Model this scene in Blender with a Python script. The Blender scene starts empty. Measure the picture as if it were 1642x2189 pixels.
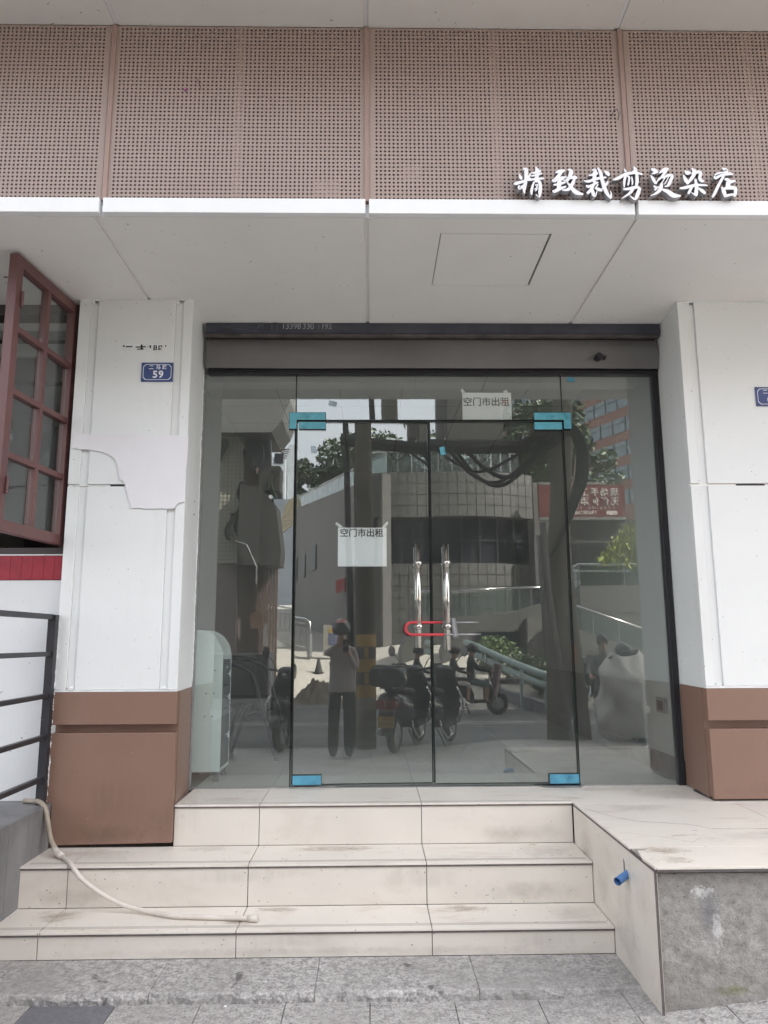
import bpy, math, random
from math import sin, cos, pi, radians, sqrt
from mathutils import Vector, Matrix

random.seed(7)
SC = bpy.context.scene
COL = SC.collection

# ---------------------------------------------------------------- camera
YAW, PITCH, ROLL = 0.01747402, 0.16972896, -0.0048579
_f = Vector((sin(YAW)*cos(PITCH), cos(YAW)*cos(PITCH), sin(PITCH)))
_r = Vector((cos(YAW), -sin(YAW), 0.0))
_u = _r.cross(_f)
_r2 = cos(ROLL)*_r + sin(ROLL)*_u
_u2 = -sin(ROLL)*_r + cos(ROLL)*_u
cam_data = bpy.data.cameras.new('camera')
cam_data.sensor_fit = 'VERTICAL'
cam_data.sensor_height = 36.0
cam_data.lens = 26.286
cam_data.clip_start = 0.02
cam_data.clip_end = 600.0
cam = bpy.data.objects.new('camera', cam_data)
COL.objects.link(cam)
m = Matrix((_r2, _u2, -_f)).transposed().to_4x4()
m.translation = Vector((0.0, -4.95, 1.5))
cam.matrix_world = m
SC.camera = cam

# ---------------------------------------------------------------- sky and sun
SUN_DIR = Vector((0.60, 0.235, 0.765)).normalized()      # towards the sun: high, behind the shop's own building
SUN_EL = math.asin(SUN_DIR.z)
SUN_ROT = math.atan2(SUN_DIR.x, SUN_DIR.y)
world = bpy.data.worlds.new('World')
SC.world = world
world.use_nodes = True
wn = world.node_tree
wn.nodes.clear()
sky = wn.nodes.new('ShaderNodeTexSky')
sky.sky_type = 'NISHITA'
sky.sun_disc = False
sky.sun_elevation = SUN_EL
sky.sun_rotation = SUN_ROT
sky.air_density = 1.0
sky.dust_density = 10.0
sky.ozone_density = 1.0
bg = wn.nodes.new('ShaderNodeBackground')
bg.inputs['Strength'].default_value = 0.15
wo = wn.nodes.new('ShaderNodeOutputWorld')
# thin bright cloud over the whole dome, slightly uneven
wtc = wn.nodes.new('ShaderNodeTexCoord')
wmp = wn.nodes.new('ShaderNodeMapping'); wmp.inputs['Scale'].default_value = (1.0, 1.0, 2.2)
wnz = wn.nodes.new('ShaderNodeTexNoise'); wnz.inputs['Scale'].default_value = 2.6; wnz.inputs['Detail'].default_value = 6.0
wrm = wn.nodes.new('ShaderNodeMapRange')
wrm.inputs['From Min'].default_value = .3; wrm.inputs['From Max'].default_value = .7
wrm.inputs['To Min'].default_value = .68; wrm.inputs['To Max'].default_value = .96
wmx = wn.nodes.new('ShaderNodeMix'); wmx.data_type = 'RGBA'
wmx.inputs[7].default_value = (2.0, 2.03, 2.08, 1.0)
wn.links.new(wtc.outputs['Generated'], wmp.inputs['Vector'])
wn.links.new(wmp.outputs[0], wnz.inputs['Vector'])
wn.links.new(wnz.outputs['Fac'], wrm.inputs['Value'])
wn.links.new(wrm.outputs[0], wmx.inputs[0])
wn.links.new(sky.outputs[0], wmx.inputs[6])
wn.links.new(wmx.outputs[2], bg.inputs['Color'])
wn.links.new(bg.outputs[0], wo.inputs['Surface'])

sl = bpy.data.lights.new('sun', 'SUN')
sl.energy = 2.6
sl.angle = radians(0.5)
sl.color = (1.0, 0.95, 0.87)
sun = bpy.data.objects.new('sun', sl)
COL.objects.link(sun)
sun.rotation_euler = SUN_DIR.to_track_quat('Z', 'Y').to_euler()
sun.location = (20, 14, 40)

SC.view_settings.view_transform = 'Standard'
SC.view_settings.look = 'None'
SC.view_settings.gamma = 1.0
SC.view_settings.use_curve_mapping = False
SC.view_settings.exposure = 3.1
SC.cycles.max_bounces = 10
SC.cycles.diffuse_bounces = 5
SC.cycles.glossy_bounces = 5
SC.cycles.transparent_max_bounces = 16
SC.cycles.use_denoising = True
SC.cycles.sample_clamp_indirect = 8.0

# ---------------------------------------------------------------- helpers
WL = {}            # where an object's origin is, in the space its geometry is written in


def tag(o, label=None, cat=None, group=None, kind=None):
    if label: o['label'] = label
    if cat: o['category'] = cat
    if group: o['group'] = group
    if kind: o['kind'] = kind
    return o


def thing(name, label, cat, loc=(0, 0, 0), rz=0.0, group=None, local=False):
    o = bpy.data.objects.new(name, None)
    o.empty_display_size = 0.1
    COL.objects.link(o)
    o.location = loc
    o.rotation_euler = (0, 0, rz)
    WL[o.name] = Vector((0, 0, 0)) if local else Vector(loc)
    return tag(o, label, cat, group)


def copy_tree(o, parent=None):
    c = o.copy()
    COL.objects.link(c)
    if parent is not None: c.parent = parent
    for ch in list(o.children): copy_tree(ch, c)
    return c


class MB:
    def __init__(s):
        s.v = []; s.f = []; s.mi = []; s.cur = 0

    def mat(s, i):
        s.cur = i
        return s

    def add(s, vs, fs):
        b = len(s.v)
        s.v.extend([tuple(p) for p in vs])
        for f in fs:
            s.f.append(tuple(b+i for i in f)); s.mi.append(s.cur)
        return s

    def box(s, x0, x1, y0, y1, z0, z1):
        if x0 > x1: x0, x1 = x1, x0
        if y0 > y1: y0, y1 = y1, y0
        if z0 > z1: z0, z1 = z1, z0
        return s.add([(x0,y0,z0),(x1,y0,z0),(x1,y1,z0),(x0,y1,z0),(x0,y0,z1),(x1,y0,z1),(x1,y1,z1),(x0,y1,z1)],
                     [(0,3,2,1),(4,5,6,7),(0,1,5,4),(1,2,6,5),(2,3,7,6),(3,0,4,7)])

    def obox(s, p, q, w, h, up=(0,0,1)):
        """a bar from p to q, w wide and h high"""
        p = Vector(p); q = Vector(q); d = (q-p).normalized(); up = Vector(up)
        sd = d.cross(up)
        if sd.length < 1e-5: sd = d.cross(Vector((1, 0, 0)))
        sd.normalize(); u = sd.cross(d)
        vs = []
        for c in (p, q):
            for a, b in ((-1,-1),(1,-1),(1,1),(-1,1)):
                vs.append(c + sd*(a*w/2) + u*(b*h/2))
        return s.add(vs, [(3,2,1,0),(4,5,6,7),(0,1,5,4),(1,2,6,5),(2,3,7,6),(3,0,4,7)])

    def prism(s, poly, axis, a, b):
        """polygon in the plane across axis, from a to b.  x: (y,z)  y: (x,z)  z: (x,y)"""
        n = len(poly)
        def P(p, t):
            if axis == 'x': return (t, p[0], p[1])
            if axis == 'y': return (p[0], t, p[1])
            return (p[0], p[1], t)
        vs = [P(p, a) for p in poly] + [P(p, b) for p in poly]
        fs = [tuple(range(n)), tuple(range(2*n-1, n-1, -1))]
        for i in range(n):
            j = (i+1) % n
            fs.append((j, i, n+i, n+j))
        return s.add(vs, fs)

    def tube(s, pts, r, n=8, caps=True):
        pts = [Vector(p) for p in pts]
        m = len(pts)
        rs = r if isinstance(r, (list, tuple)) else [r]*m
        prev = None; vs = []
        for i, p in enumerate(pts):
            d = pts[min(i+1, m-1)] - pts[max(i-1, 0)]
            d.normalize()
            if prev is None:
                a = Vector((0, 0, 1)) if abs(d.z) < .9 else Vector((1, 0, 0))
                u = d.cross(a).normalized()
            else:
                u = prev - d*prev.dot(d)
                if u.length < 1e-5: u = d.cross(Vector((0.3, 0.5, 0.8)))
                u.normalize()
            prev = u
            w = d.cross(u)
            for k in range(n):
                t = 2*pi*k/n
                vs.append(p + (u*cos(t) + w*sin(t))*rs[i])
        fs = []
        for i in range(m-1):
            for k in range(n):
                l = (k+1) % n
                fs.append((i*n+k, i*n+l, (i+1)*n+l, (i+1)*n+k))
        if caps:
            fs.append(tuple(range(n-1, -1, -1)))
            fs.append(tuple(range((m-1)*n, m*n)))
        return s.add(vs, fs)

    def cyl(s, p, q, r0, r1=None, n=16):
        return s.tube([p, q], [r0, r0 if r1 is None else r1], n)

    def sphere(s, c, r, nu=16, nv=10, sc=(1, 1, 1)):
        vs = []; fs = []
        for j in range(nv+1):
            t = pi*j/nv
            for i in range(nu):
                a = 2*pi*i/nu
                vs.append((c[0]+r*sc[0]*sin(t)*cos(a), c[1]+r*sc[1]*sin(t)*sin(a), c[2]+r*sc[2]*cos(t)))
        for j in range(nv):
            for i in range(nu):
                k = (i+1) % nu
                fs.append((j*nu+i, (j+1)*nu+i, (j+1)*nu+k, j*nu+k))
        return s.add(vs, fs)

    def torus(s, c, R, r, axis='x', n=28, k=10, sq=1.0):
        vs = []; fs = []
        for i in range(n):
            a = 2*pi*i/n
            for j in range(k):
                b = 2*pi*j/k
                rad = R + r*cos(b); off = r*sq*sin(b)
                if axis == 'x': p = (off, rad*cos(a), rad*sin(a))
                elif axis == 'y': p = (rad*cos(a), off, rad*sin(a))
                else: p = (rad*cos(a), rad*sin(a), off)
                vs.append((c[0]+p[0], c[1]+p[1], c[2]+p[2]))
        for i in range(n):
            for j in range(k):
                i2 = (i+1) % n; j2 = (j+1) % k
                fs.append((i*k+j, i2*k+j, i2*k+j2, i*k+j2))
        return s.add(vs, fs)

    def grid(s, nx, ny, fn):
        vs = [fn(i/nx, j/ny) for j in range(ny+1) for i in range(nx+1)]
        fs = [(j*(nx+1)+i, j*(nx+1)+i+1, (j+1)*(nx+1)+i+1, (j+1)*(nx+1)+i) for j in range(ny) for i in range(nx)]
        return s.add(vs, fs)

    def loft(s, rings, caps=True):
        n = len(rings[0]); vs = [p for r in rings for p in r]; fs = []
        for i in range(len(rings)-1):
            for k in range(n):
                l = (k+1) % n
                fs.append((i*n+k, i*n+l, (i+1)*n+l, (i+1)*n+k))
        if caps:
            fs.append(tuple(range(n-1, -1, -1))); fs.append(tuple(range((len(rings)-1)*n, len(rings)*n)))
        return s.add(vs, fs)

    def build(s, name, mats, parent=None, bevel=0.0, smooth=False, seg=2, origin=None):
        v = [Vector(p) for p in s.v]
        lo = Vector((min(p[i] for p in v) for i in range(3))); hi = Vector((max(p[i] for p in v) for i in range(3)))
        og = (lo+hi)/2
        if parent is None: og.z = lo.z
        if origin is not None: og = Vector(origin)
        me = bpy.data.meshes.new(name)
        me.from_pydata([tuple(p-og) for p in v], [], s.f)
        if not isinstance(mats, (list, tuple)): mats = [mats]
        for mm in mats: me.materials.append(mm)
        if len(mats) > 1: me.polygons.foreach_set('material_index', s.mi)
        if smooth:
            me.polygons.foreach_set('use_smooth', [True]*len(me.polygons))
        me.update()
        return place(name, me, og, parent, bevel, smooth, seg)


def place(name, me, og, parent=None, bevel=0.0, smooth=False, seg=2):
    o = bpy.data.objects.new(name, me)
    COL.objects.link(o)
    og = Vector(og)
    if parent is not None:
        o.parent = parent
        o.location = og - WL[parent.name]
    else:
        o.location = og
    WL[o.name] = og
    if bevel > 0:
        b = o.modifiers.new('bevel', 'BEVEL')
        b.width = bevel; b.segments = seg; b.limit_method = 'ANGLE'; b.angle_limit = radians(40)
        if smooth: b.harden_normals = False
    return o


_boxes = {}


def piece(name, mat, parent, x0, x1, y0, y1, z0, z1, bevel=0.0):
    """one box-shaped piece; alike pieces share their mesh"""
    k = (name, mat.name, round(x1-x0, 4), round(y1-y0, 4), round(z1-z0, 4))
    c = Vector(((x0+x1)/2, (y0+y1)/2, (z0+z1)/2))
    if k in _boxes:
        return place(name, _boxes[k], c, parent, bevel)
    o = MB().box(x0, x1, y0, y1, z0, z1).build(name, mat, parent, bevel, origin=c)
    _boxes[k] = o.data
    return o


def text_mesh(body, size, depth, xs=1.0, shear=0.0, spacing=1.0, bold=0.0, align='CENTER', res=3):
    c = bpy.data.curves.new('lettering', 'FONT')
    c.body = body; c.size = size; c.extrude = depth/2; c.offset = bold
    c.align_x = align; c.align_y = 'CENTER'; c.shear = shear; c.space_character = spacing
    c.resolution_u = res
    o = bpy.data.objects.new('lettering', c)
    COL.objects.link(o)
    dg = bpy.context.evaluated_depsgraph_get()
    me = bpy.data.meshes.new_from_object(o.evaluated_get(dg))
    bpy.data.objects.remove(o); bpy.data.curves.remove(c)
    for v in me.vertices: v.co.x *= xs
    return me


def text(name, body, size, depth, mat, parent, loc, rot=(pi/2, 0, 0), **kw):
    """lettering; by default upright and facing -Y"""
    me = text_mesh(body, size, depth, **kw)
    me.name = name
    me.transform(Matrix.Rotation(rot[2], 4, 'Z') @ Matrix.Rotation(rot[1], 4, 'Y') @ Matrix.Rotation(rot[0], 4, 'X'))
    me.materials.clear(); me.materials.append(mat)
    return place(name, me, Vector(loc), parent)


# ---------------------------------------------------------------- materials
MATS = {}


def N(nt, kind, **kw):
    n = nt.nodes.new(kind)
    for k, v in kw.items():
        if k in n.inputs: n.inputs[k].default_value = v
        else: setattr(n, k, v)
    return n


def ramp(nt, src, p0, p1, c0=(0, 0, 0, 1), c1=(1, 1, 1, 1)):
    r = nt.nodes.new('ShaderNodeValToRGB')
    r.color_ramp.elements[0].position = p0; r.color_ramp.elements[0].color = c0
    r.color_ramp.elements[1].position = p1; r.color_ramp.elements[1].color = c1
    nt.links.new(src, r.inputs['Fac'])
    return r.outputs['Color']


def mix(nt, fac, a, b, mode='MIX'):
    m_ = nt.nodes.new('ShaderNodeMix')
    m_.data_type = 'RGBA'; m_.blend_type = mode
    for s_, v in ((m_.inputs[0], fac), (m_.inputs[6], a), (m_.inputs[7], b)):
        if isinstance(v, (int, float)): s_.default_value = v
        elif isinstance(v, (tuple, list)): s_.default_value = (*v[:3], 1.0)
        else: nt.links.new(v, s_)
    return m_.outputs[2]


def base_mat(name):
    m_ = bpy.data.materials.new(name)
    m_.use_nodes = True
    nt = m_.node_tree
    b = nt.nodes['Principled BSDF']
    geo = nt.nodes.new('ShaderNodeNewGeometry')
    return m_, nt, b, geo.outputs['Position']


def noise(nt, pos, scale, detail=4.0, rough=.55, stretch=None, dist=0.0):
    if stretch:
        mp = nt.nodes.new('ShaderNodeMapping')
        mp.inputs['Scale'].default_value = stretch
        nt.links.new(pos, mp.inputs['Vector']); pos = mp.outputs[0]
    n = N(nt, 'ShaderNodeTexNoise', Scale=scale, Detail=detail, Roughness=rough, Distortion=dist)
    nt.links.new(pos, n.inputs['Vector'])
    return n.outputs['Fac']


def pm(name, col, rough=.5, metal=0.0, var=.08, vs=3.0, bump=0.0, bs=60.0, specks=0.0, ss=90.0, speck_col=(.05, .045, .04),
       stain=0.0, stain_col=(.25, .22, .18), stain_s=2.0, stretch=None, spec=.5, rv=.08, coat=0.0, st=(.5, .72)):
    """a procedural surface: base colour with cloudy variation, small specks, larger stains and fine relief"""
    if name in MATS: return MATS[name]
    m_, nt, b, pos = base_mat(name)
    n1 = noise(nt, pos, vs, 5.0, .6)
    c0 = tuple(max(0, c*(1-var)) for c in col); c1 = tuple(min(1, c*(1+var)) for c in col)
    cc = mix(nt, ramp(nt, n1, .3, .7), c0, c1)
    if stain > 0:
        n2 = noise(nt, pos, stain_s, 6.0, .65, stretch, .4)
        f = nt.nodes.new('ShaderNodeMath'); f.operation = 'MULTIPLY'; f.inputs[1].default_value = stain
        nt.links.new(ramp(nt, n2, st[0], st[1]), f.inputs[0])
        cc = mix(nt, f.outputs[0], cc, stain_col)
    if specks > 0:
        n3 = noise(nt, pos, ss, 2.0, .5)
        cc = mix(nt, ramp(nt, n3, .75-specks, .78-specks), cc, speck_col)
    nt.links.new(cc, b.inputs['Base Color'])
    r0 = N(nt, 'ShaderNodeMapRange'); r0.inputs['To Min'].default_value = max(.02, rough-rv); r0.inputs['To Max'].default_value = min(1, rough+rv)
    nt.links.new(n1, r0.inputs['Value']); nt.links.new(r0.outputs[0], b.inputs['Roughness'])
    b.inputs['Metallic'].default_value = metal
    b.inputs['Specular IOR Level'].default_value = spec
    if coat: b.inputs['Coat Weight'].default_value = coat
    if bump > 0:
        bp = N(nt, 'ShaderNodeBump', Strength=1.0, Distance=bump)
        nt.links.new(noise(nt, pos, bs, 5.0, .65), bp.inputs['Height'])
        nt.links.new(bp.outputs[0], b.inputs['Normal'])
    MATS[name] = m_
    return m_


def glass_mat(name, tint, f0, gloss_tint=(1, 1, 1), dust_haze=0.0, dcol=(.6, .62, .6)):
    """architectural glass: a clear tinted sheet with a mirror-like surface that grows stronger at grazing angles"""
    m_ = bpy.data.materials.new(name)
    m_.use_nodes = True
    nt = m_.node_tree; nt.nodes.clear()
    out = nt.nodes.new('ShaderNodeOutputMaterial')
    tr = nt.nodes.new('ShaderNodeBsdfTransparent'); tr.inputs[0].default_value = (*tint, 1)
    gl = nt.nodes.new('ShaderNodeBsdfGlossy'); gl.inputs['Roughness'].default_value = 0.0
    gl.inputs['Color'].default_value = (*gloss_tint, 1)
    lw = nt.nodes.new('ShaderNodeLayerWeight'); lw.inputs['Blend'].default_value = .5
    p = nt.nodes.new('ShaderNodeMath'); p.operation = 'POWER'; p.inputs[1].default_value = 5.0
    nt.links.new(lw.outputs['Facing'], p.inputs[0])
    mr = nt.nodes.new('ShaderNodeMapRange'); mr.inputs['To Min'].default_value = f0; mr.inputs['To Max'].default_value = 1.0
    nt.links.new(p.outputs[0], mr.inputs['Value'])
    mx = nt.nodes.new('ShaderNodeMixShader')
    nt.links.new(mr.outputs[0], mx.inputs[0]); nt.links.new(tr.outputs[0], mx.inputs[1]); nt.links.new(gl.outputs[0], mx.inputs[2])
    last = mx.outputs[0]
    if dust_haze > 0:  # pale diffuse film: paints haze over the pane, uneven like dust
        geo = nt.nodes.new('ShaderNodeNewGeometry')
        df = nt.nodes.new('ShaderNodeBsdfDiffuse'); df.inputs[0].default_value = (*dcol, 1)
        nz = noise(nt, geo.outputs['Position'], 1.7, 7.0, .7, (1.0, 1.0, .5), .6)
        mr2 = nt.nodes.new('ShaderNodeMapRange'); mr2.inputs['From Min'].default_value = .35; mr2.inputs['From Max'].default_value = .75
        mr2.inputs['To Min'].default_value = dust_haze*.35; mr2.inputs['To Max'].default_value = dust_haze
        nt.links.new(nz, mr2.inputs['Value'])
        mx2 = nt.nodes.new('ShaderNodeMixShader')
        nt.links.new(mr2.outputs[0], mx2.inputs[0]); nt.links.new(last, mx2.inputs[1]); nt.links.new(df.outputs[0], mx2.inputs[2])
        last = mx2.outputs[0]
    nt.links.new(last, out.inputs['Surface'])
    MATS[name] = m_
    return m_


def granite_mat(name, col, dark, light, scale=110.0, bump=.0012, patch=0.0, patch_col=(.1, .1, .1)):
    m_, nt, b, pos = base_mat(name)
    n1 = noise(nt, pos, scale, 5.0, .75)
    n2 = noise(nt, pos, scale*.28, 3.0, .6)
    n3 = noise(nt, pos, 1.8, 5.0, .6)
    cc = mix(nt, ramp(nt, n1, .40, .60), dark, light)
    cc = mix(nt, .18, cc, col)
    cc = mix(nt, .30, cc, mix(nt, ramp(nt, n2, .4, .6), dark, light))
    cc = mix(nt, ramp(nt, n3, .35, .8), cc, tuple(c*.86 for c in col))
    if patch > 0:
        n4 = noise(nt, pos, 6.0, 3.0, .6, None, .5)
        cc = mix(nt, ramp(nt, n4, .72-patch, .76-patch), cc, patch_col)
    nt.links.new(cc, b.inputs['Base Color'])
    b.inputs['Roughness'].default_value = .75
    bp = N(nt, 'ShaderNodeBump', Strength=1.0, Distance=bump)
    nt.links.new(n1, bp.inputs['Height']); nt.links.new(bp.outputs[0], b.inputs['Normal'])
    MATS[name] = m_
    return m_


WHITE = pm('white_aluminium_panel', (.75, .765, .76), .42, 0, .035, 1.3, specks=.018, ss=60, stain=.28, stain_col=(.55, .53, .48), stain_s=3.5, stretch=(1, 1, .22), st=(.54, .82), bump=.0014, bs=2.6)
SOFFIT = pm('warm_white_soffit_panel', (.84, .825, .79), .45, 0, .03, 1.0, specks=.005, ss=45, stain=.16, stain_col=(.58, .55, .49), stain_s=1.1, bump=.0026, bs=1.7)
FASCIA = pm('bright_white_trim', (.84, .85, .85), .4, 0, .02, 2.0, stain=.08, stain_col=(.55, .53, .48), stain_s=9, stretch=(1, 1, .3))
PERF = pm('perforated_brown_sheet', (.365, .278, .243), .42, 0, .05, 1.2, stain=.12, stain_col=(.34, .27, .245), stain_s=1.5)
PERFBAR = pm('brown_joint_bar', (.34, .235, .20), .5, 0, .06, 2.0)
BROWN = pm('brown_aluminium_plinth', (.23, .138, .103), .38, 0, .06, 1.4, specks=.012, ss=70, speck_col=(.42, .34, .29), stain=.22, stain_col=(.30, .205, .17), stain_s=6, stretch=(1, 1, .4), st=(.52, .78))
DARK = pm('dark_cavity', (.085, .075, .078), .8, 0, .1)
BLACK = pm('black_painted_metal', (.022, .022, .026), .38, 0, .15, 8)
NAVY = pm('navy_black_shutter_hood', (.042, .047, .066), .55, 0, .3, 6, stain=.35, stain_col=(.10, .095, .095), stain_s=5, stretch=(.4, 1, 2))
HOODGREY = pm('grey_shutter_hood', (.155, .152, .15), .5, 0, .12, 1.6, stain=.35, stain_col=(.10, .098, .095), stain_s=2.5, bump=.006, bs=3)
STEEL = pm('polished_stainless_steel', (.62, .60, .56), .12, 1.0, .04, 30, rv=.05)
BRUSHED = pm('brushed_steel', (.42, .42, .43), .38, 1.0, .1, 40)
GALV = pm('weathered_zinc', (.36, .37, .38), .5, .8, .15, 30)
TILE = pm('cream_step_tile', (.69, .64, .575), .36, 0, .06, 1.4, specks=.028, ss=62, speck_col=(.25, .21, .17), stain=.42, stain_col=(.50, .43, .36), stain_s=3.6, stretch=(.7, 1, 1.5), st=(.50, .74))
TILETREAD = pm('worn_cream_tread_tile', (.72, .67, .605), .4, 0, .06, 1.6, specks=.034, ss=48, speck_col=(.26, .21, .17), stain=.55, stain_col=(.46, .37, .29), stain_s=5, stretch=(.6, 1.5, 1), st=(.54, .74))
GROUT = pm('dirty_grout', (.13, .11, .10), .9, 0, .3, 20)
FLOOR = pm('grey_floor_tile', (.50, .51, .475), .22, 0, .05, .9, specks=.02, ss=40, speck_col=(.15, .15, .14), stain=.25, stain_col=(.32, .32, .30), stain_s=2)
NOSING = pm('dark_nosing_strip', (.115, .10, .096), .6, 0, .3, 25)
LINE = pm('etched_groove', (.19, .165, .15), .8, 0, .2, 30)
GRANITE = granite_mat('grey_granite', (.33, .315, .30), (.105, .10, .10), (.62, .60, .58), 85.0, patch=.06, patch_col=(.13, .12, .12))
GRANITEDARK = granite_mat('blue_grey_granite', (.15, .15, .165), (.09, .09, .10), (.22, .22, .24), 140)
LEDGE = pm('dark_grey_stone_cladding', (.185, .183, .186), .6, 0, .30, 3.4, specks=.03, ss=60, stain=.8, stain_col=(.085, .083, .085), stain_s=5, stretch=(1, 1, .35), bump=.001, bs=30)
PLASTER = pm('white_rendered_wall', (.70, .71, .715), .7, 0, .04, 2.0, specks=.006, ss=50, stain=.16, stain_col=(.52, .50, .47), stain_s=2.4, stretch=(1, 1, .5), bump=.001, bs=20)
MAROON = pm('maroon_painted_window_frame', (.125, .055, .052), .45, 0, .14, 5, stain=.35, stain_col=(.165, .08, .075), stain_s=3)
DARKFRAME = pm('dark_brown_window_frame', (.045, .032, .034), .5, 0, .15, 6)
REDTILE = pm('red_glazed_tile', (.30, .022, .040), .35, 0, .18, 9, stain=.3, stain_col=(.16, .02, .03), stain_s=5)
PAPER = pm('white_paper', (.80, .81, .83), .75, 0, .02, 6)
LILAC = pm('lilac_white_poster_paper', (.765, .752, .775), .7, 0, .025, 3, bump=.004, bs=7)
INK = pm('black_ink', (.02, .02, .02), .6, 0, .1)
BLUEFILM = pm('cyan_protective_film', (.10, .40, .50), .3, 0, .20, 14, bump=.0012, bs=45, stain=.5, stain_col=(.22, .52, .60), stain_s=22, specks=.03, ss=120, speck_col=(.04, .18, .24))
BLUEFILMD = pm('blue_protective_film', (.085, .30, .43), .3, 0, .20, 14, bump=.0012, bs=45, stain=.5, stain_col=(.14, .40, .50), stain_s=22, specks=.03, ss=120, speck_col=(.04, .16, .24))
SIGNBLUE = pm('blue_enamel_plate', (.035, .065, .20), .3, 0, .06, 20)
SIGNWHITE = pm('white_enamel', (.78, .80, .84), .35, 0, .03, 20)
LETTER = pm('white_acrylic_lettering', (.86, .86, .90), .35, 0, .02, 5)
LETTERSIDE = pm('grey_letter_return', (.30, .30, .31), .5, 0, .08, 12)
GLASS = glass_mat('tinted_shop_glass', (.97, .99, .98), .125, (.97, 1.0, 1.0), .046)  # diffuse film raised to paint a milky veil on the glass
WINGLASS = glass_mat('window_glass', (.86, .89, .88), .06, (1, 1, 1), .03)
GLASSEDGE = pm('dark_glass_edge', (.018, .024, .022), .2, 0, .1)
REDGRIP = pm('red_rubber_sleeve', (.55, .045, .06), .4, 0, .08, 20)
MINT = pm('mint_melamine_board', (.78, .87, .85), .4, 0, .03, 1.5, stain=.12, stain_col=(.62, .70, .68), stain_s=4)
GREYDRAWER = pm('grey_drawer_front', (.20, .215, .225), .45, 0, .06, 3)
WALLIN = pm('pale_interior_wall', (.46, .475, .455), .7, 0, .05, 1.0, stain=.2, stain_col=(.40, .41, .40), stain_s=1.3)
WALLBACK = pm('shadowed_back_wall', (.20, .206, .20), .8, 0, .1, 1.0)  # colour darkened to hold the shade of the deep unlit room
CEIL = pm('ceiling_board', (.42, .43, .41), .8, 0, .05, 1.0)
HOSE = pm('milky_plastic_hose', (.66, .60, .54), .35, 0, .06, 12, stain=.3, stain_col=(.50, .42, .34), stain_s=15)
HOSEDIRTY = pm('grimy_plastic_hose', (.34, .29, .23), .5, 0, .25, 20, stain=.5, stain_col=(.16, .13, .10), stain_s=40)
PVC = pm('blue_plastic_pipe', (.09, .22, .48), .35, 0, .06, 12)
RAILBLACK = pm('black_railing_paint', (.025, .025, .03), .42, 0, .2, 12)


def concrete_mat():
    m_, nt, b, pos = base_mat('rough_cast_concrete')
    n1 = noise(nt, pos, 26, 6.0, .75)
    n2 = noise(nt, pos, 3.2, 5.0, .65)
    n3 = noise(nt, pos, 110, 3.0, .7)
    cc = mix(nt, ramp(nt, n1, .3, .72), (.20, .185, .165), (.43, .42, .40))
    cc = mix(nt, ramp(nt, n2, .4, .75), cc, (.27, .255, .235))
    cc = mix(nt, ramp(nt, n3, .62, .68), cc, (.11, .10, .09))
    # spilled lime and a dark drip under it
    def blob(x, z, rx, rz, soft, scale, amp):
        mp = nt.nodes.new('ShaderNodeMapping'); mp.vector_type = 'POINT'
        mp.inputs['Location'].default_value = (-x/rx, 0, -z/rz); mp.inputs['Scale'].default_value = (1/rx, 0, 1/rz)
        nt.links.new(pos, mp.inputs['Vector'])
        ln = nt.nodes.new('ShaderNodeVectorMath'); ln.operation = 'LENGTH'
        nt.links.new(mp.outputs[0], ln.inputs[0])
        ad = nt.nodes.new('ShaderNodeMath'); ad.operation = 'MULTIPLY_ADD'; ad.inputs[1].default_value = amp
        nt.links.new(noise(nt, pos, scale, 4.0, .7), ad.inputs[0]); nt.links.new(ln.outputs['Value'], ad.inputs[2])
        mr_ = nt.nodes.new('ShaderNodeMapRange'); mr_.inputs['From Min'].default_value = .95+amp*.5-soft; mr_.inputs['From Max'].default_value = .95+amp*.5+soft
        mr_.inputs['To Min'].default_value = 1.0; mr_.inputs['To Max'].default_value = 0.0
        nt.links.new(ad.outputs[0], mr_.inputs['Value'])
        return mr_.outputs[0]
    cc = mix(nt, blob(1.355, .478, .042, .020, .25, 70, 5.0), cc, (.58, .57, .55))
    cc = mix(nt, blob(1.375, .40, .03, .055, .9, 22, 2.4), cc, (.21, .205, .21))
    cc = mix(nt, blob(1.40, .335, .018, .05, .5, 70, 5.0), cc, (.50, .485, .47))
    cc = mix(nt, blob(1.45, .116, .05, .014, .9, 40, 3.0), cc, (.20, .20, .12))
    nt.links.new(cc, b.inputs['Base Color'])
    b.inputs['Roughness'].default_value = .9
    bp = N(nt, 'ShaderNodeBump', Strength=1.0, Distance=.012)
    nt.links.new(n1, bp.inputs['Height']); nt.links.new(bp.outputs[0], b.inputs['Normal'])
    MATS['concrete'] = m_
    return m_


CONCRETE = concrete_mat()


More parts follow.
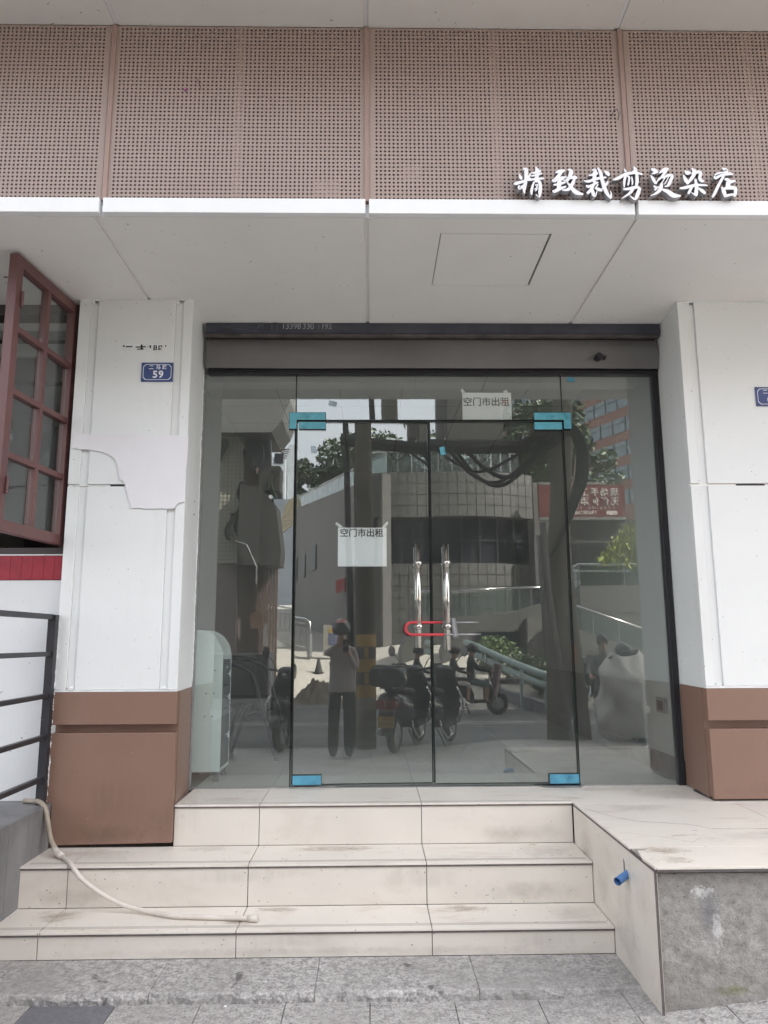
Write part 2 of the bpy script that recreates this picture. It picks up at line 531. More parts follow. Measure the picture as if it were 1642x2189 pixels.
def smudge_mat(name, col, scale, lo, hi, amount, stretch=None):
    """a thin film of dirt: opaque where the noise is high, clear elsewhere, fading out at its own edges"""
    m_ = bpy.data.materials.new(name)
    m_.use_nodes = True
    nt = m_.node_tree; nt.nodes.clear()
    out = nt.nodes.new('ShaderNodeOutputMaterial')
    geo = nt.nodes.new('ShaderNodeNewGeometry')
    df = nt.nodes.new('ShaderNodeBsdfDiffuse'); df.inputs[0].default_value = (*col, 1)
    tr = nt.nodes.new('ShaderNodeBsdfTransparent')
    nz = noise(nt, geo.outputs['Position'], scale, 7.0, .68, stretch, .5)
    att = nt.nodes.new('ShaderNodeAttribute'); att.attribute_name = 'spread'
    mu = nt.nodes.new('ShaderNodeMath'); mu.operation = 'MULTIPLY_ADD'; mu.inputs[1].default_value = .45; mu.inputs[2].default_value = -.30
    nt.links.new(att.outputs['Fac'], mu.inputs[0])
    ad = nt.nodes.new('ShaderNodeMath'); ad.operation = 'ADD'
    nt.links.new(nz, ad.inputs[0]); nt.links.new(mu.outputs[0], ad.inputs[1])
    mr = nt.nodes.new('ShaderNodeMapRange'); mr.inputs['From Min'].default_value = lo; mr.inputs['From Max'].default_value = hi; mr.inputs['To Max'].default_value = amount
    nt.links.new(ad.outputs[0], mr.inputs['Value'])
    mx = nt.nodes.new('ShaderNodeMixShader')
    nt.links.new(mr.outputs[0], mx.inputs[0]); nt.links.new(tr.outputs[0], mx.inputs[1]); nt.links.new(df.outputs[0], mx.inputs[2])
    nt.links.new(mx.outputs[0], out.inputs['Surface'])
    return m_


MUD = smudge_mat('brown_smear', (.27, .19, .12), 16, .42, .80, .42, (1, 2.2, 1))
SOOT = smudge_mat('grey_grime', (.16, .135, .11), 11, .40, 1.0, .24)
RUN = smudge_mat('drip_streak', (.20, .17, .14), 22, .40, .90, .13, (1, 1, .12))


def smudge(parent, axis, at, u0, u1, v0, v1, m_, n=10):
    """axis z: u = x, v = y;  axis y: u = x, v = z;  axis x: u = y, v = z"""
    vs = []; w = []
    for j in range(n+1):
        for i in range(n+1):
            u, v = i/n, j/n
            a, b = u0+(u1-u0)*u, v0+(v1-v0)*v
            vs.append((a, b, at) if axis == 'z' else (a, at, b) if axis == 'y' else (at, a, b))
            w.append(max(0.0, sin(pi*u))**.6*max(0.0, sin(pi*v))**.6)
    o = MB().add(vs, [(j*(n+1)+i, j*(n+1)+i+1, (j+1)*(n+1)+i+1, (j+1)*(n+1)+i) for j in range(n) for i in range(n)]).build('dirt_stain', m_, parent)
    at_ = o.data.attributes.new('spread', 'FLOAT', 'POINT')
    at_.data.foreach_set('value', w)
    return o
# ================================================================ the building and its canopy
ZP = .584            # doorway floor
SOF = 3.625          # underside of the canopy
YF = -1.458          # canopy front
Z1, Z2, ZK = .161, .363, .041

bld = thing('building', 'brown and white clad building whose deep white canopy overhangs the glass shop entrance', 'building', (0.4, 6.0, 0.0))
MB().box(-34, 34, -2.10, 14, 4.80, 46).build('upper_storeys', WHITE, bld)
MB().box(-8, -3.6, -.28, 13, 0, 4.79).box(4.2, 34, -.4, 13, 0, 4.79).box(-34, -8.01, -.4, 13, 0, 4.79).build('ground_floor_wall', PLASTER, bld)
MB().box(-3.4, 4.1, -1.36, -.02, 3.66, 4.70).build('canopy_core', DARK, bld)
MB().box(-4, 4.15, -2.08, -1.462, 4.742, 4.79).build('upper_soffit_backing', SOFFIT, bld)

SX = [-2.765, -1.395, -.021, 1.360, 2.735, 4.1]
for i in range(5):
    a, b = SX[i]+.011, SX[i+1]-.011
    if i == 2:       # the panel with the access hatch cut out
        mb = MB()
        hx0, hx1, hy0, hy1 = .370, .965, -1.2955, -.7085
        mb.box(a, hx0, -1.44, -.012, SOF, SOF+.012).box(hx1, b, -1.44, -.012, SOF, SOF+.012)
        mb.box(hx0+.0005, hx1-.0005, -1.44, hy0, SOF+.0002, SOF+.0118).box(hx0+.0005, hx1-.0005, hy1, -.012, SOF+.0002, SOF+.0118)
        mb.build('soffit_panel', SOFFIT, bld)
    else:
        piece('soffit_panel', SOFFIT, bld, a, b, -1.44, -.012, SOF, SOF+.012)
MB().box(.3745, .952, -1.2895, -.7145, SOF-.002, SOF+.012).build('access_hatch', SOFFIT, bld, .0015)
MB().box(.366, .969, -1.299, -.705, SOF+.0121, SOF+.0124).build('hatch_gap_shade', HOODGREY, bld)  # grey sheet laid in as the shade seen through the hatch gap
MB().box(-4, 4.1, -1.435, -.015, SOF+.0126, SOF+.020).build('soffit_backing', SOFFIT, bld)
MB().box(-4.1, -2.776, -1.44, -.25, SOF, SOF+.012).build('soffit_panel', SOFFIT, bld)

FX = [-2.70, -1.357, -.017, 1.355, 2.73, 4.1]
for i in range(5):
    piece('fascia_panel', FASCIA, bld, FX[i]+.009, FX[i+1]-.009, -1.482, -1.442, SOF+.0005, 3.706, .003)
MB().box(-4.1, 4.1, -1.4405, -1.436, SOF+.002, 3.70).build('fascia_backing', WHITE, bld)


def perf_mesh(w, h, margin, name):
    """a sheet with rows of round holes, all real: hole pitch 22 mm"""
    mb = MB()
    nx = int(round((w-2*margin)/.0221)); px = (w-2*margin)/nx
    my = .008
    nz = int(round((h-2*my)/.0221)); pz = (h-2*my)/nz
    r = .0062; dep = .004
    x0 = -w/2+margin; z0 = -h/2+my
    vs = []; fs = []
    # corner lattice
    for j in range(nz+1):
        for i in range(nx+1):
            vs.append((x0+i*px, 0, z0+j*pz))
    L = lambda i, j: j*(nx+1)+i
    ang = [radians(225+45*k) for k in range(8)]
    ca = [(r*cos(a), r*sin(a)) for a in ang]
    for j in range(nz):
        for i in range(nx):
            cx = x0+(i+.5)*px; cz = z0+(j+.5)*pz
            b = len(vs)
            for dx, dz in ca: vs.append((cx+dx, 0, cz+dz))
            for dx, dz in ca: vs.append((cx+dx, dep, cz+dz))
            c = (L(i, j), L(i+1, j), L(i+1, j+1), L(i, j+1))
            for q in range(4):
                k = q*2
                fs.append((c[q], c[(q+1) % 4], b+(k+2) % 8, b+k+1, b+k))
            for k in range(8):
                l = (k+1) % 8
                fs.append((b+k, b+l, b+8+l, b+8+k))
    mb.add(vs, fs)
    # plain margins
    for a, b in ((-w/2, x0), (x0+nx*px, w/2)):
        mb.add([(a, 0, -h/2), (b, 0, -h/2), (b, 0, h/2), (a, 0, h/2)], [(0, 1, 2, 3)])
    for a, b in ((-h/2, z0), (z0+nz*pz, h/2)):
        mb.add([(x0, 0, a), (x0+nx*px, 0, a), (x0+nx*px, 0, b), (x0, 0, b)], [(0, 1, 2, 3)])
    return mb.build(name, PERF, bld, origin=(0, 0, 0))


PX = [-2.715, -1.352, -.019, 1.335, 2.70, 4.06]
pw, ph = 1.3285, 1.012
pproto = perf_mesh(pw, ph, .027, 'perforated_panel')
for i in range(5):
    cx = (PX[i]+PX[i+1])/2
    o = pproto if i == 0 else pproto.copy()
    if i: COL.objects.link(o); o.parent = bld
    o.location = Vector((cx, -1.450, 3.710+ph/2)) - WL[bld.name]
    piece('panel_stiffener', PERFBAR if False else PERF, bld, cx-.022, cx+.022, -1.4455, -1.425, 3.712, 4.715)
for x in PX:
    piece('joint_bar', PERFBAR, bld, x-.0125, x+.0125, -1.462, -1.43, 3.707, 4.722, .003)
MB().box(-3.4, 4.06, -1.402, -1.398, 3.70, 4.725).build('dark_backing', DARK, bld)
MB().box(-.295, -.165, -1.4455, -1.440, 3.748, 3.838).build('backing_plate', PERF, bld)
MB().box(.165, .262, -1.4455, -1.440, 3.832, 3.925).build('backing_plate', PERF, bld)

UX = [-2.70, -1.345, -.023, 1.321, 2.69, 4.1]
for i in range(5):
    piece('upper_soffit_panel', SOFFIT, bld, UX[i]+.012, UX[i+1]-.012, -2.095, -1.452, 4.724, 4.736)
    MB().box(UX[i]-.010, UX[i]+.010, -2.09, -1.455, 4.727, 4.74).build('upper_joint_strip', FASCIA, bld)

# ---------------------------------------------------------------- raised sign letters
# every character: brush strokes as (x, y, width) on a 0-100 field, y downwards
CH = {
 'jing': (0, 0, 1/6.081, [
  [(180,200,8),(200,245,34),(216,274,14)], [(232,140,22),(268,150,46),(270,250,36),(262,330,40),(250,400,36),(258,458,8)], [(338,188,10),(308,235,26),(286,262,8)],
  [(112,332,12),(150,326,34),(260,292,26),(338,256,14)], [(182,352,18),(190,385,40),(232,362,26),(266,335,12)],
  [(388,110,10),(412,158,44),(408,250,40),(388,290,26)], [(338,192,12),(400,184,30),(462,164,26)], [(332,232,10),(400,220,26),(474,196,18)], [(296,292,12),(400,268,28),(506,264,16)],
  [(376,306,18),(352,380,28),(344,440,28),(352,478,8)], [(380,304,20),(436,302,34),(458,360,36),(454,440,40),(446,502,12),(398,468,8)], [(388,352,14),(420,348,20),(404,388,12)], [(378,408,12),(424,388,16),(392,432,10)]]),
 'zhi': (0, 0, 1/6.081, [
  [(650,178,18),(710,166,40),(772,150,22)], [(740,160,28),(690,228,40),(640,286,42),(606,274,12)], [(640,272,12),(740,256,44),(792,258,36),(764,292,22)], [(704,240,46),(702,330,48),(694,410,40)],
  [(626,344,12),(700,332,32),(784,306,20)], [(622,412,14),(640,428,34),(700,398,36),(792,362,18)], [(806,140,10),(852,165,44),(834,240,40),(796,306,16)], [(826,256,20),(900,246,40),(928,262,18)],
  [(904,250,24),(872,330,38),(820,402,36),(738,412,12)], [(796,300,12),(850,370,30),(920,440,48),(1014,466,16)]]),
 'cai': (0, 0, 1/6.081, [
  [(1084,216,10),(1140,204,30),(1206,184,22)], [(1128,146,16),(1164,158,44),(1152,276,38)], [(1020,286,10),(1080,294,30),(1200,256,30),(1314,240,18)], [(1196,112,12),(1236,180,36),(1262,290,40),(1312,430,40),(1376,518,14)],
  [(1374,508,26),(1376,460,16),(1368,416,6)], [(1336,292,10),(1312,332,30),(1254,394,10)], [(1284,158,10),(1328,192,46),(1346,224,14)], [(1126,284,18),(1172,312,34)],
  [(1050,346,12),(1078,366,30),(1150,336,26),(1206,306,18)], [(1154,328,28),(1112,406,36),(1062,456,28)], [(1128,392,20),(1140,450,40),(1166,488,22),(1192,420,8)], [(1206,332,12),(1178,374,20)], [(1160,384,14),(1214,404,36),(1260,420,18)]]),
 'jian': (0, 0, 1/5.864, [
  [(84,122,10),(104,162,28)], [(204,92,8),(222,142,44),(180,172,18)], [(-62,264,8),(0,244,34),(110,188,32),(230,172,28),(312,194,16)], [(106,196,22),(84,280,28),(84,360,10)], [(112,214,14),(146,234,22),(130,334,18)],
  [(176,222,14),(186,296,18),(178,334,6)], [(238,190,30),(244,270,36),(232,346,28)], [(70,384,18),(150,374,32),(240,356,30),(286,374,16)], [(276,368,32),(252,440,42),(214,504,26),(150,462,8)], [(196,368,34),(152,430,30),(48,500,6)]]),
 'tang': (0, 0, 1/5.864, [
  [(420,118,12),(466,140,44),(508,156,18)], [(428,184,10),(470,172,22),(506,158,12)], [(416,200,10),(452,258,36),(474,304,22)], [(474,312,22),(530,228,8)], [(520,178,10),(590,130,38),(644,122,16)], [(622,124,32),(566,206,28),(508,270,10)],
  [(556,240,16),(640,204,30),(684,212,30),(664,270,36),(632,330,28),(586,346,8)], [(604,222,12),(544,310,12)], [(640,222,10),(586,322,10)], [(450,338,14),(478,366,34),(462,398,12)], [(470,366,18),(566,336,12)],
  [(552,308,30),(532,380,42),(482,430,26),(408,464,6)], [(548,382,18),(620,410,42),(700,460,50),(788,464,12)]]),
 'ran': (0, 0, 1/5.864, [
  [(848,140,10),(878,168,44),(924,164,18)], [(826,192,10),(858,262,42),(882,302,20)], [(868,314,16),(926,212,8)], [(934,112,12),(966,158,48),(932,240,28),(876,314,10)], [(930,188,16),(1000,160,32),(1044,172,36),(1032,238,34),(1060,272,34),(1088,266,10)],
  [(776,366,18),(850,356,32),(990,324,30),(1128,328,14)], [(976,250,24),(988,350,36),(982,430,40),(986,464,16)], [(972,450,20),(918,416,6)], [(934,346,20),(902,400,30),(882,438,22)], [(1008,362,14),(1060,400,38),(1098,432,22)]]),
 'dian': (0, 0, 1/5.864, [
  [(1318,108,16),(1372,136,46),(1334,166,12)], [(1216,206,16),(1234,232,30),(1300,198,26),(1400,176,34),(1456,186,16)], [(1222,196,18),(1270,170,20),(1344,158,12)], [(1336,206,28),(1280,300,30),(1214,430,30),(1184,474,16)],
  [(1344,244,16),(1392,268,50),(1378,356,42)], [(1392,292,30),(1440,276,32),(1484,270,14)], [(1304,344,12),(1330,400,42),(1352,474,28)], [(1320,372,18),(1400,356,40),(1470,362,36),(1494,386,18)], [(1478,368,34),(1476,420,36),(1456,470,18)], [(1352,464,26),(1400,446,24),(1468,440,22)]]),
}


def stroke_outline(pts, k=5):
    """a smooth ribbon through points of changing width"""
    P = []
    n = len(pts)
    for i in range(n-1):
        p0 = pts[max(i-1, 0)]; p1 = pts[i]; p2 = pts[i+1]; p3 = pts[min(i+2, n-1)]
        for s_ in range(k):
            t = s_/k
            P.append(tuple(.5*((2*p1[c]) + (p2[c]-p0[c])*t + (2*p0[c]-5*p1[c]+4*p2[c]-p3[c])*t*t + (3*p1[c]-p0[c]-3*p2[c]+p3[c])*t**3) for c in range(3)))
    P.append(tuple(pts[-1]))
    A = []; B = []
    for i, p in enumerate(P):
        q0 = P[max(i-1, 0)]; q1 = P[min(i+1, len(P)-1)]
        dx, dy = q1[0]-q0[0], q1[1]-q0[1]; l = sqrt(dx*dx+dy*dy) or 1
        nx, ny = -dy/l, dx/l; w = max(p[2]*1.16, 3)/2
        A.append((p[0]+nx*w, p[1]+ny*w)); B.append((p[0]-nx*w, p[1]-ny*w))
    return A, B


sgn = thing('shop_sign', 'raised white brush-style Chinese lettering standing along the lower edge of the perforated panels', 'shop sign', (1.45, -1.5, 3.715))
for name, (ox, oy, sc, strokes) in CH.items():
    mb = MB()
    base = 1080 if sc < .168 else 1320

    def W(p):
        dx = base+p[0]*sc-1320; dz = p[1]*sc-55
        return (1.2533+.002388*dx-.000156*dz, 3.7717-.002605*dz)
    for si, st in enumerate(strokes):
        A, B = stroke_outline(st)
        yf = -1.512 - .0004*si; yb = -1.478
        la = [W(p) for p in A]; lb = [W(p) for p in B]
        n = len(la)
        vs = [(p[0], yf, p[1]) for p in la] + [(p[0], yf, p[1]) for p in lb] + [(p[0], yb, p[1]) for p in la] + [(p[0], yb, p[1]) for p in lb]
        mb.mat(0).add(vs, [(i, i+1, n+i+1, n+i) for i in range(n-1)])
        b0 = len(mb.v)
        sides = [(2*n+i, 2*n+i+1, i+1, i) for i in range(n-1)] + [(n+i, n+i+1, 3*n+i+1, 3*n+i) for i in range(n-1)] + [(0, n, 3*n, 2*n), (n-1, 2*n+n-1, 3*n+n-1, 2*n-1)]
        mb.mat(1).add(vs, sides)
    mb.build('character', [LETTER, LETTERSIDE], sgn)

# small things caught on the perforated sheet
lf = MB().sphere((-.966, -1.456, 4.338), .008, 8, 6, (1.0, .35, .7)).sphere((-.960, -1.457, 4.344), .004, 6, 4, (1.4, .4, .6))
tag(lf.build('petal', pm('magenta_petal', (.38, .02, .25), .5, 0, .2, 60)), 'tiny magenta petal stuck on the perforated brown panel', 'petal')
tg = MB().tube([(-.905, -1.456, 4.405), (-.893, -1.462, 4.375), (-.885, -1.460, 4.35)], .002, 5)
tag(tg.build('twig', pm('grey_twig', (.16, .13, .11), .8)), 'short dry twig stuck in the holes beside the magenta petal', 'twig')
wr = MB().tube([(1.265, -1.455, 4.205), (1.273, -1.475, 4.225), (1.288, -1.48, 4.225), (1.298, -1.478, 4.20), (1.292, -1.47, 4.17)], .0021, 6)
tag(wr.build('wire_end', BLACK), 'short bent wire end poking out beside the right panel joint', 'wire')

# ================================================================ pillars
def pillar(name, label, x0, x1, xin, yin, grooves, zb, notch, mirror):
    t = thing(name, label, 'pillar', ((x0+x1)/2, -.25, zb), group='clad pillars either side of the entrance')
    gs = sorted(grooves)
    # white core behind the front skins
    if not mirror: foot = [(x0, -.470), (x1, -.470), (xin, yin), (x0, yin)]
    else: foot = [(x0, -.470), (x1, -.470), (x1, yin), (xin, yin)]
    MB().prism(foot, 'z', 1.2135, SOF-.001).build('pillar_core', WHITE, t)
    edges = [x0]+[e for g in gs for e in g]+[x1]
    for za, zb2 in ((1.2275, 2.4235), (2.4375, SOF-.004)):
        for i in range(0, len(edges), 2):
            a, b = edges[i], edges[i+1]
            MB().box(a, b, -.498, -.4705, za, zb2).build('white_panel', WHITE, t, .0025)
    for g in gs:           # the recessed channels carry a shallow liner
        MB().box(g[0]+.001, g[1]-.001, -.4845, -.471, 1.235, SOF-.02).build('channel_liner', WHITE, t)
    MB().box(x0+.001, x1-.001, -.4865, -.4708, 2.4245, 2.4365).build('panel_joint', GALV if False else SOFFIT, t)
    MB().box(x0, x1, -.4995, -.4703, 1.2132, 1.2262).build('white_lip', FASCIA, t, .002)
    # brown plinth
    bf = [(p[0], -.435 if p[1] == -.470 else p[1]) for p in foot]
    z_b = zb+.012
    MB().prism(bf, 'z', zb+.010 if mirror else ZP-.1, 1.2125).build('plinth_core', BROWN, t)
    MB().box(x0-.001, x1+.001, -.5005, -.4705, 1.0305, 1.2115).build('plinth_panel', BROWN, t, .003)
    if notch:
        poly = [(x0-.001, .605), (x0+.032, .605), (x0+.036, zb+.018), (x1+.003, zb+.026), (x1+.001, .984), (x0-.001, .984)]
        MB().prism(poly, 'y', -.5005, -.4705).build('plinth_panel', BROWN, t, .003)
        MB().box(x0+.045, x1+.0005, -.4704, -.44, zb+.03, ZP-.1).build('plinth_core', BROWN, t)
    else:
        MB().box(x0-.001, x1+.001, -.5005, -.4705, zb+.011, .984).build('plinth_panel', BROWN, t, .003)
    MB().box(x0+.004, x1-.004, -.4702, -.4352, .60, .9838).box(x0+.004, x1-.004, -.4702, -.4352, 1.0308, 1.2113).build('plinth_frame', BROWN, t)
    return t


pl = pillar('clad_pillar', 'white and brown clad pillar left of the glass entrance with a torn poster on it', -1.832, -1.122, -1.150, -.004,
            [(-1.764, -1.713), (-1.229, -1.179)], .363, True, False)
pr = pillar('clad_pillar', 'white and brown clad pillar right of the glass entrance, cut by the right picture edge', 1.957, 3.60, 1.992, -.032,
            [(2.012, 2.064), (3.02, 3.07)], ZP, False, True)
# uneven sealant where the cladding meets the canopy and the plinth
def bead(parent, pts, r, seed, m_=None):
    rr = random.Random(seed); P = []
    for i in range(len(pts)-1):
        a, b = Vector(pts[i]), Vector(pts[i+1]); n = max(2, int((b-a).length/.022))
        for q in range(n): P.append(a+(b-a)*(q/n)+Vector((rr.uniform(-.0012, .0012), rr.uniform(-.0012, .0012), rr.uniform(-.0015, .0015))))
    P.append(Vector(pts[-1]))
    MB().tube(P, [r*rr.uniform(.45, 1.5) for _ in P], 6).build('sealant_bead', m_ or WHITE, parent, smooth=True)
bead(pl, [(-1.83, -.4985, SOF-.003), (-1.122, -.4985, SOF-.003)], .0055, 1)
bead(pl, [(-1.1215, -.497, SOF-.003), (-1.148, -.02, SOF-.003)], .0055, 2)
bead(pr, [(1.957, -.4985, SOF-.003), (3.3, -.4985, SOF-.003)], .0055, 3)
bead(pr, [(1.956, -.497, SOF-.003), (1.981, -.17, SOF-.003)], .0055, 4)
bead(pl, [(-1.83, -.5005, 1.2275), (-1.122, -.5005, 1.2275)], .0028, 5)
bead(pr, [(1.957, -.5005, 1.2275), (3.3, -.5005, 1.2275)], .0028, 6)
bead(pl, [(-1.80, -.4885, 2.4305), (-1.60, -.4885, 2.4305)], .004, 7)
bead(pl, [(-1.1475, -.03, 1.24), (-1.1475, -.03, 3.6)], .0035, 8)
for gx, pp_ in ((-1.738, pl), (-1.204, pl), (2.038, pr)):
    MB().sphere((gx, -.489, 1.2345), .019, 10, 6, (1.15, .5, .55)).build('sealant_plug', WHITE, pp_, smooth=True)
    MB().sphere((gx-.014, -.491, SOF-.014), .015, 10, 6, (1.0, .6, .9)).build('sealant_plug', WHITE, pp_, smooth=True)

# a dark slot left open in each panel joint
MB().box(-1.578, -1.495, -.4885, -.4868, 2.4255, 2.4355).build('joint_slot', BLACK, pl)
MB().box(2.241, 2.418, -.4885, -.4868, 2.4255, 2.4355).build('joint_slot', BLACK, pr)
for (x, z) in ((-1.846, 2.045), (-1.852, 1.985)): pass
sc_ = MB()
for z in (2.30, 2.385): sc_.cyl((-1.1385, -.20, z), (-1.1335, -.20, z), .006, n=8)
sc_.build('rivet', GALV, pl)
sh = MB().box(1.962, 3.6, -.46, -.2, ZP+.0005, ZP+.0105)
sh.build('shadow_gap_base', BLACK, pr)

# house number plates
for (x, z0, z1) in ((-1.62, .50, .75), (-1.35, .40, .60), (-1.2, .41, .70)): smudge(pl, 'y', -.5012, x, x+.30, z0, z1, RUN)
smudge(pl, 'y', -.5012, -1.80, -1.13, .385, .50, SOOT, 14)
smudge(pr, 'y', -.5012, 1.97, 2.9, .60, .70, SOOT, 14)


def number_plate(label, x0, z0, w, h, line1, num, numx, tilt):
    t = thing('house_number_plate', label, 'number plate', (x0+w/2, -.503, z0), group='blue house number plates')
    MB().box(x0, x0+w, -.505, -.5005, z0, z0+h).build('plate', SIGNBLUE, t, .001)
    # white border with notched corners
    i, c, lw = .011, .017, .0032
    def ring(i, c): return [(x0+i+c, z0+i), (x0+w-i-c, z0+i), (x0+w-i-c*.45, z0+i+c*.45), (x0+w-i, z0+i+c), (x0+w-i, z0+h-i-c), (x0+w-i-c*.45, z0+h-i-c*.45), (x0+w-i-c, z0+h-i), (x0+i+c, z0+h-i), (x0+i+c*.45, z0+h-i-c*.45), (x0+i, z0+h-i-c), (x0+i, z0+i+c), (x0+i+c*.45, z0+i+c*.45)]
    A = ring(i, c); B = ring(i+lw, c)
    n = len(A)
    MB().add([(p[0], -.5056, p[1]) for p in A]+[(p[0], -.5056, p[1]) for p in B], [(k, (k+1) % n, n+(k+1) % n, n+k) for k in range(n)]).build('border_line', SIGNWHITE, t)
    for ch, fx in line1:
        text('road_name', ch, .031, .0006, SIGNWHITE, t, (x0+w*fx, -.5058, z0+h*.735), bold=.0006)
    text('house_number', num, .064, .0006, SIGNWHITE, t, (x0+w*numx, -.5058, z0+h*.36), bold=.0016, spacing=1.12, xs=1.0)
    return t


number_plate('blue house number plate reading 59 on the left pillar', -1.423, 3.083, .197, .124, [('二', .31), ('马', .53), ('路', .73)], '59', .53, 0)
number_plate('blue house number plate starting with 6, cut by the right picture edge', 2.406, 2.928, .197, .124, [('二', .31), ('马', .53), ('路', .73)], '6', .43, 0)

# torn poster and paper scraps
poly = [(-1.814,2.752),(-1.60,2.746),(-1.45,2.748),(-1.28,2.741),(-1.116,2.738),(-1.117,2.62),(-1.122,2.505),(-1.121,2.325),(-1.150,2.322),(-1.166,2.312),(-1.176,2.297),(-1.187,2.286),(-1.30,2.285),(-1.441,2.287),(-1.450,2.33),(-1.458,2.336),(-1.472,2.39),(-1.484,2.432),(-1.500,2.456),(-1.518,2.466),(-1.523,2.49),(-1.532,2.535),(-1.539,2.549),(-1.549,2.578),(-1.567,2.602),(-1.59,2.618),(-1.62,2.627),(-1.64,2.637),(-1.683,2.643),(-1.74,2.651),(-1.816,2.656)]
rnd = random.Random(5)
torn = []
for i, p in enumerate(poly):
    torn.append(p)
    q = poly[(i+1) % len(poly)]
    if 8 <= i < 30:
        for k in (.33, .66):
            torn.append((p[0]+(q[0]-p[0])*k+rnd.uniform(-.004, .004), p[1]+(q[1]-p[1])*k+rnd.uniform(-.004, .004)))
tag(MB().prism(torn, 'y', -.5065, -.503).build('torn_poster', LILAC), 'large blank torn poster sheet wrapped across the left pillar', 'poster')

scr = thing('paper_scrap', 'row of torn white paper scraps with broken black characters above the number 59', 'paper scrap', (-1.44, -.503, 3.27))
MB().prism([(-1.552,3.322),(-1.500,3.330),(-1.455,3.330),(-1.402,3.326),(-1.412,3.302),(-1.432,3.290),(-1.450,3.288),(-1.478,3.300),(-1.50,3.309),(-1.548,3.310)], 'y', -.5006, -.4995).build('torn_paper', PAPER, scr)
MB().prism([(-1.392,3.330),(-1.312,3.327),(-1.30,3.318),(-1.325,3.300),(-1.340,3.287),(-1.368,3.288),(-1.382,3.306)], 'y', -.5006, -.4995).build('torn_paper', PAPER, scr)
k = MB()
def bar(x, z, w, h, s=0.0): k.add([(x-w/2, -.5011, z-h/2), (x+w/2, -.5011, z-h/2+s), (x+w/2, -.5011, z+h/2+s), (x-w/2, -.5011, z+h/2)], [(0, 1, 2, 3)])
bar(-1.541, 3.316, .012, .011); bar(-1.508, 3.313, .042, .008); bar(-1.436, 3.309, .062, .008, .003); bar(-1.430, 3.309, .012, .034); bar(-1.437, 3.295, .042, .007, .003)
bar(-1.376, 3.316, .010, .018, -.006); bar(-1.352, 3.306, .007, .034); bar(-1.338, 3.306, .006, .032); bar(-1.345, 3.318, .020, .006); bar(-1.345, 3.305, .026, .006); bar(-1.347, 3.293, .020, .006)
bar(-1.315, 3.318, .020, .006); bar(-1.322, 3.305, .007, .026); bar(-1.306, 3.314, .006, .012); bar(-1.317, 3.294, .022, .006, .003)
k.build('printed_stroke', INK, scr)
MB().sphere((-1.281, -.4985, 3.318), .005, 6, 4).build('ink_spot', INK, scr)

# ================================================================ shutter hood and glass front
hood = thing('shutter_hood', 'dark roller shutter hood with a faded stencilled phone number above the glass', 'shutter hood', (.40, -.08, 3.31))
MB().box(-1.118, 1.976, -.160, -.101, 3.552, 3.6235).build('hood_strip', NAVY, hood, .004)
MB().box(-1.118, 1.976, -.145, -.0995, 3.538, 3.5515).build('hood_lip', pm('rusty_lip', (.10, .088, .085), .6, 0, .4, 12), hood)
def hoodfn(u, v):
    x = -1.125+u*3.108; z = 3.332+v*.2065
    w = .0045*sin(x*5.1+.7)*exp2(-((z-3.36)/.05)**2) + .003*sin(x*2.3+z*30)
    return (x, -.078-.016*sin(pi*v)-w, z)
def exp2(t): return math.exp(t)
MB().grid(60, 10, hoodfn).build('hood_cover', HOODGREY, hood, smooth=True)
MB().box(-1.118, 1.985, -.040, .022, 3.309, 3.3315).box(-1.118, 1.985, -.052, -.041, 3.321, 3.330).build('top_rail', BLACK, hood, .002)
MB().box(-1.118, 1.985, -.029, .03, 3.333, 3.60).build('hood_back', DARK, hood)
FADED = pm('faded_stencil_paint', (.33, .34, .36), .8, 0, .35, 30)
FADED2 = pm('worn_stencil_paint', (.12, .125, .14), .8, 0, .4, 30)
text('stencilled_number', '13398', .058, .0006, FADED, hood, (-.538, -.1608, 3.597), xs=.92, spacing=.98)
text('stencilled_number', '330', .058, .0006, FADED, hood, (-.424, -.1608, 3.597), xs=.92)
text('stencilled_number', '1', .058, .0006, FADED2, hood, (-.352, -.1608, 3.597), xs=.92)
text('stencilled_number', '192', .058, .0006, FADED, hood, (-.300, -.1608, 3.597), xs=.86)
text('stencilled_character', '开', .058, .0006, FADED2, hood, (-.745, -.1608, 3.602), xs=.9)
text('stencilled_character', '门', .058, .0006, FADED2, hood, (-.650, -.1608, 3.597), xs=.9)
MB().tube([(-1.02, -.162, 3.62), (-.985, -.163, 3.598), (-.93, -.163, 3.580), (-.84, -.163, 3.571), (-.76, -.162, 3.560)], .0016, 5).build('loose_thread', FADED2, hood)
stub = MB().tube([(1.555, -.085, 3.401), (1.553, -.140, 3.401)], .024, 16).tube([(1.553, -.138, 3.401), (1.553, -.145, 3.401)], .018, 16)
stub.tube([(1.575, -.10, 3.405), (1.592, -.115, 3.413), (1.605, -.105, 3.40), (1.597, -.10, 3.385)], .005, 6).tube([(1.58, -.11, 3.40), (1.60, -.12, 3.394), (1.612, -.11, 3.41)], .004, 6)
tag(stub.build('pipe_stub', BLACK, smooth=False), 'black pipe stub sticking out of the grey shutter hood at the right', 'pipe')

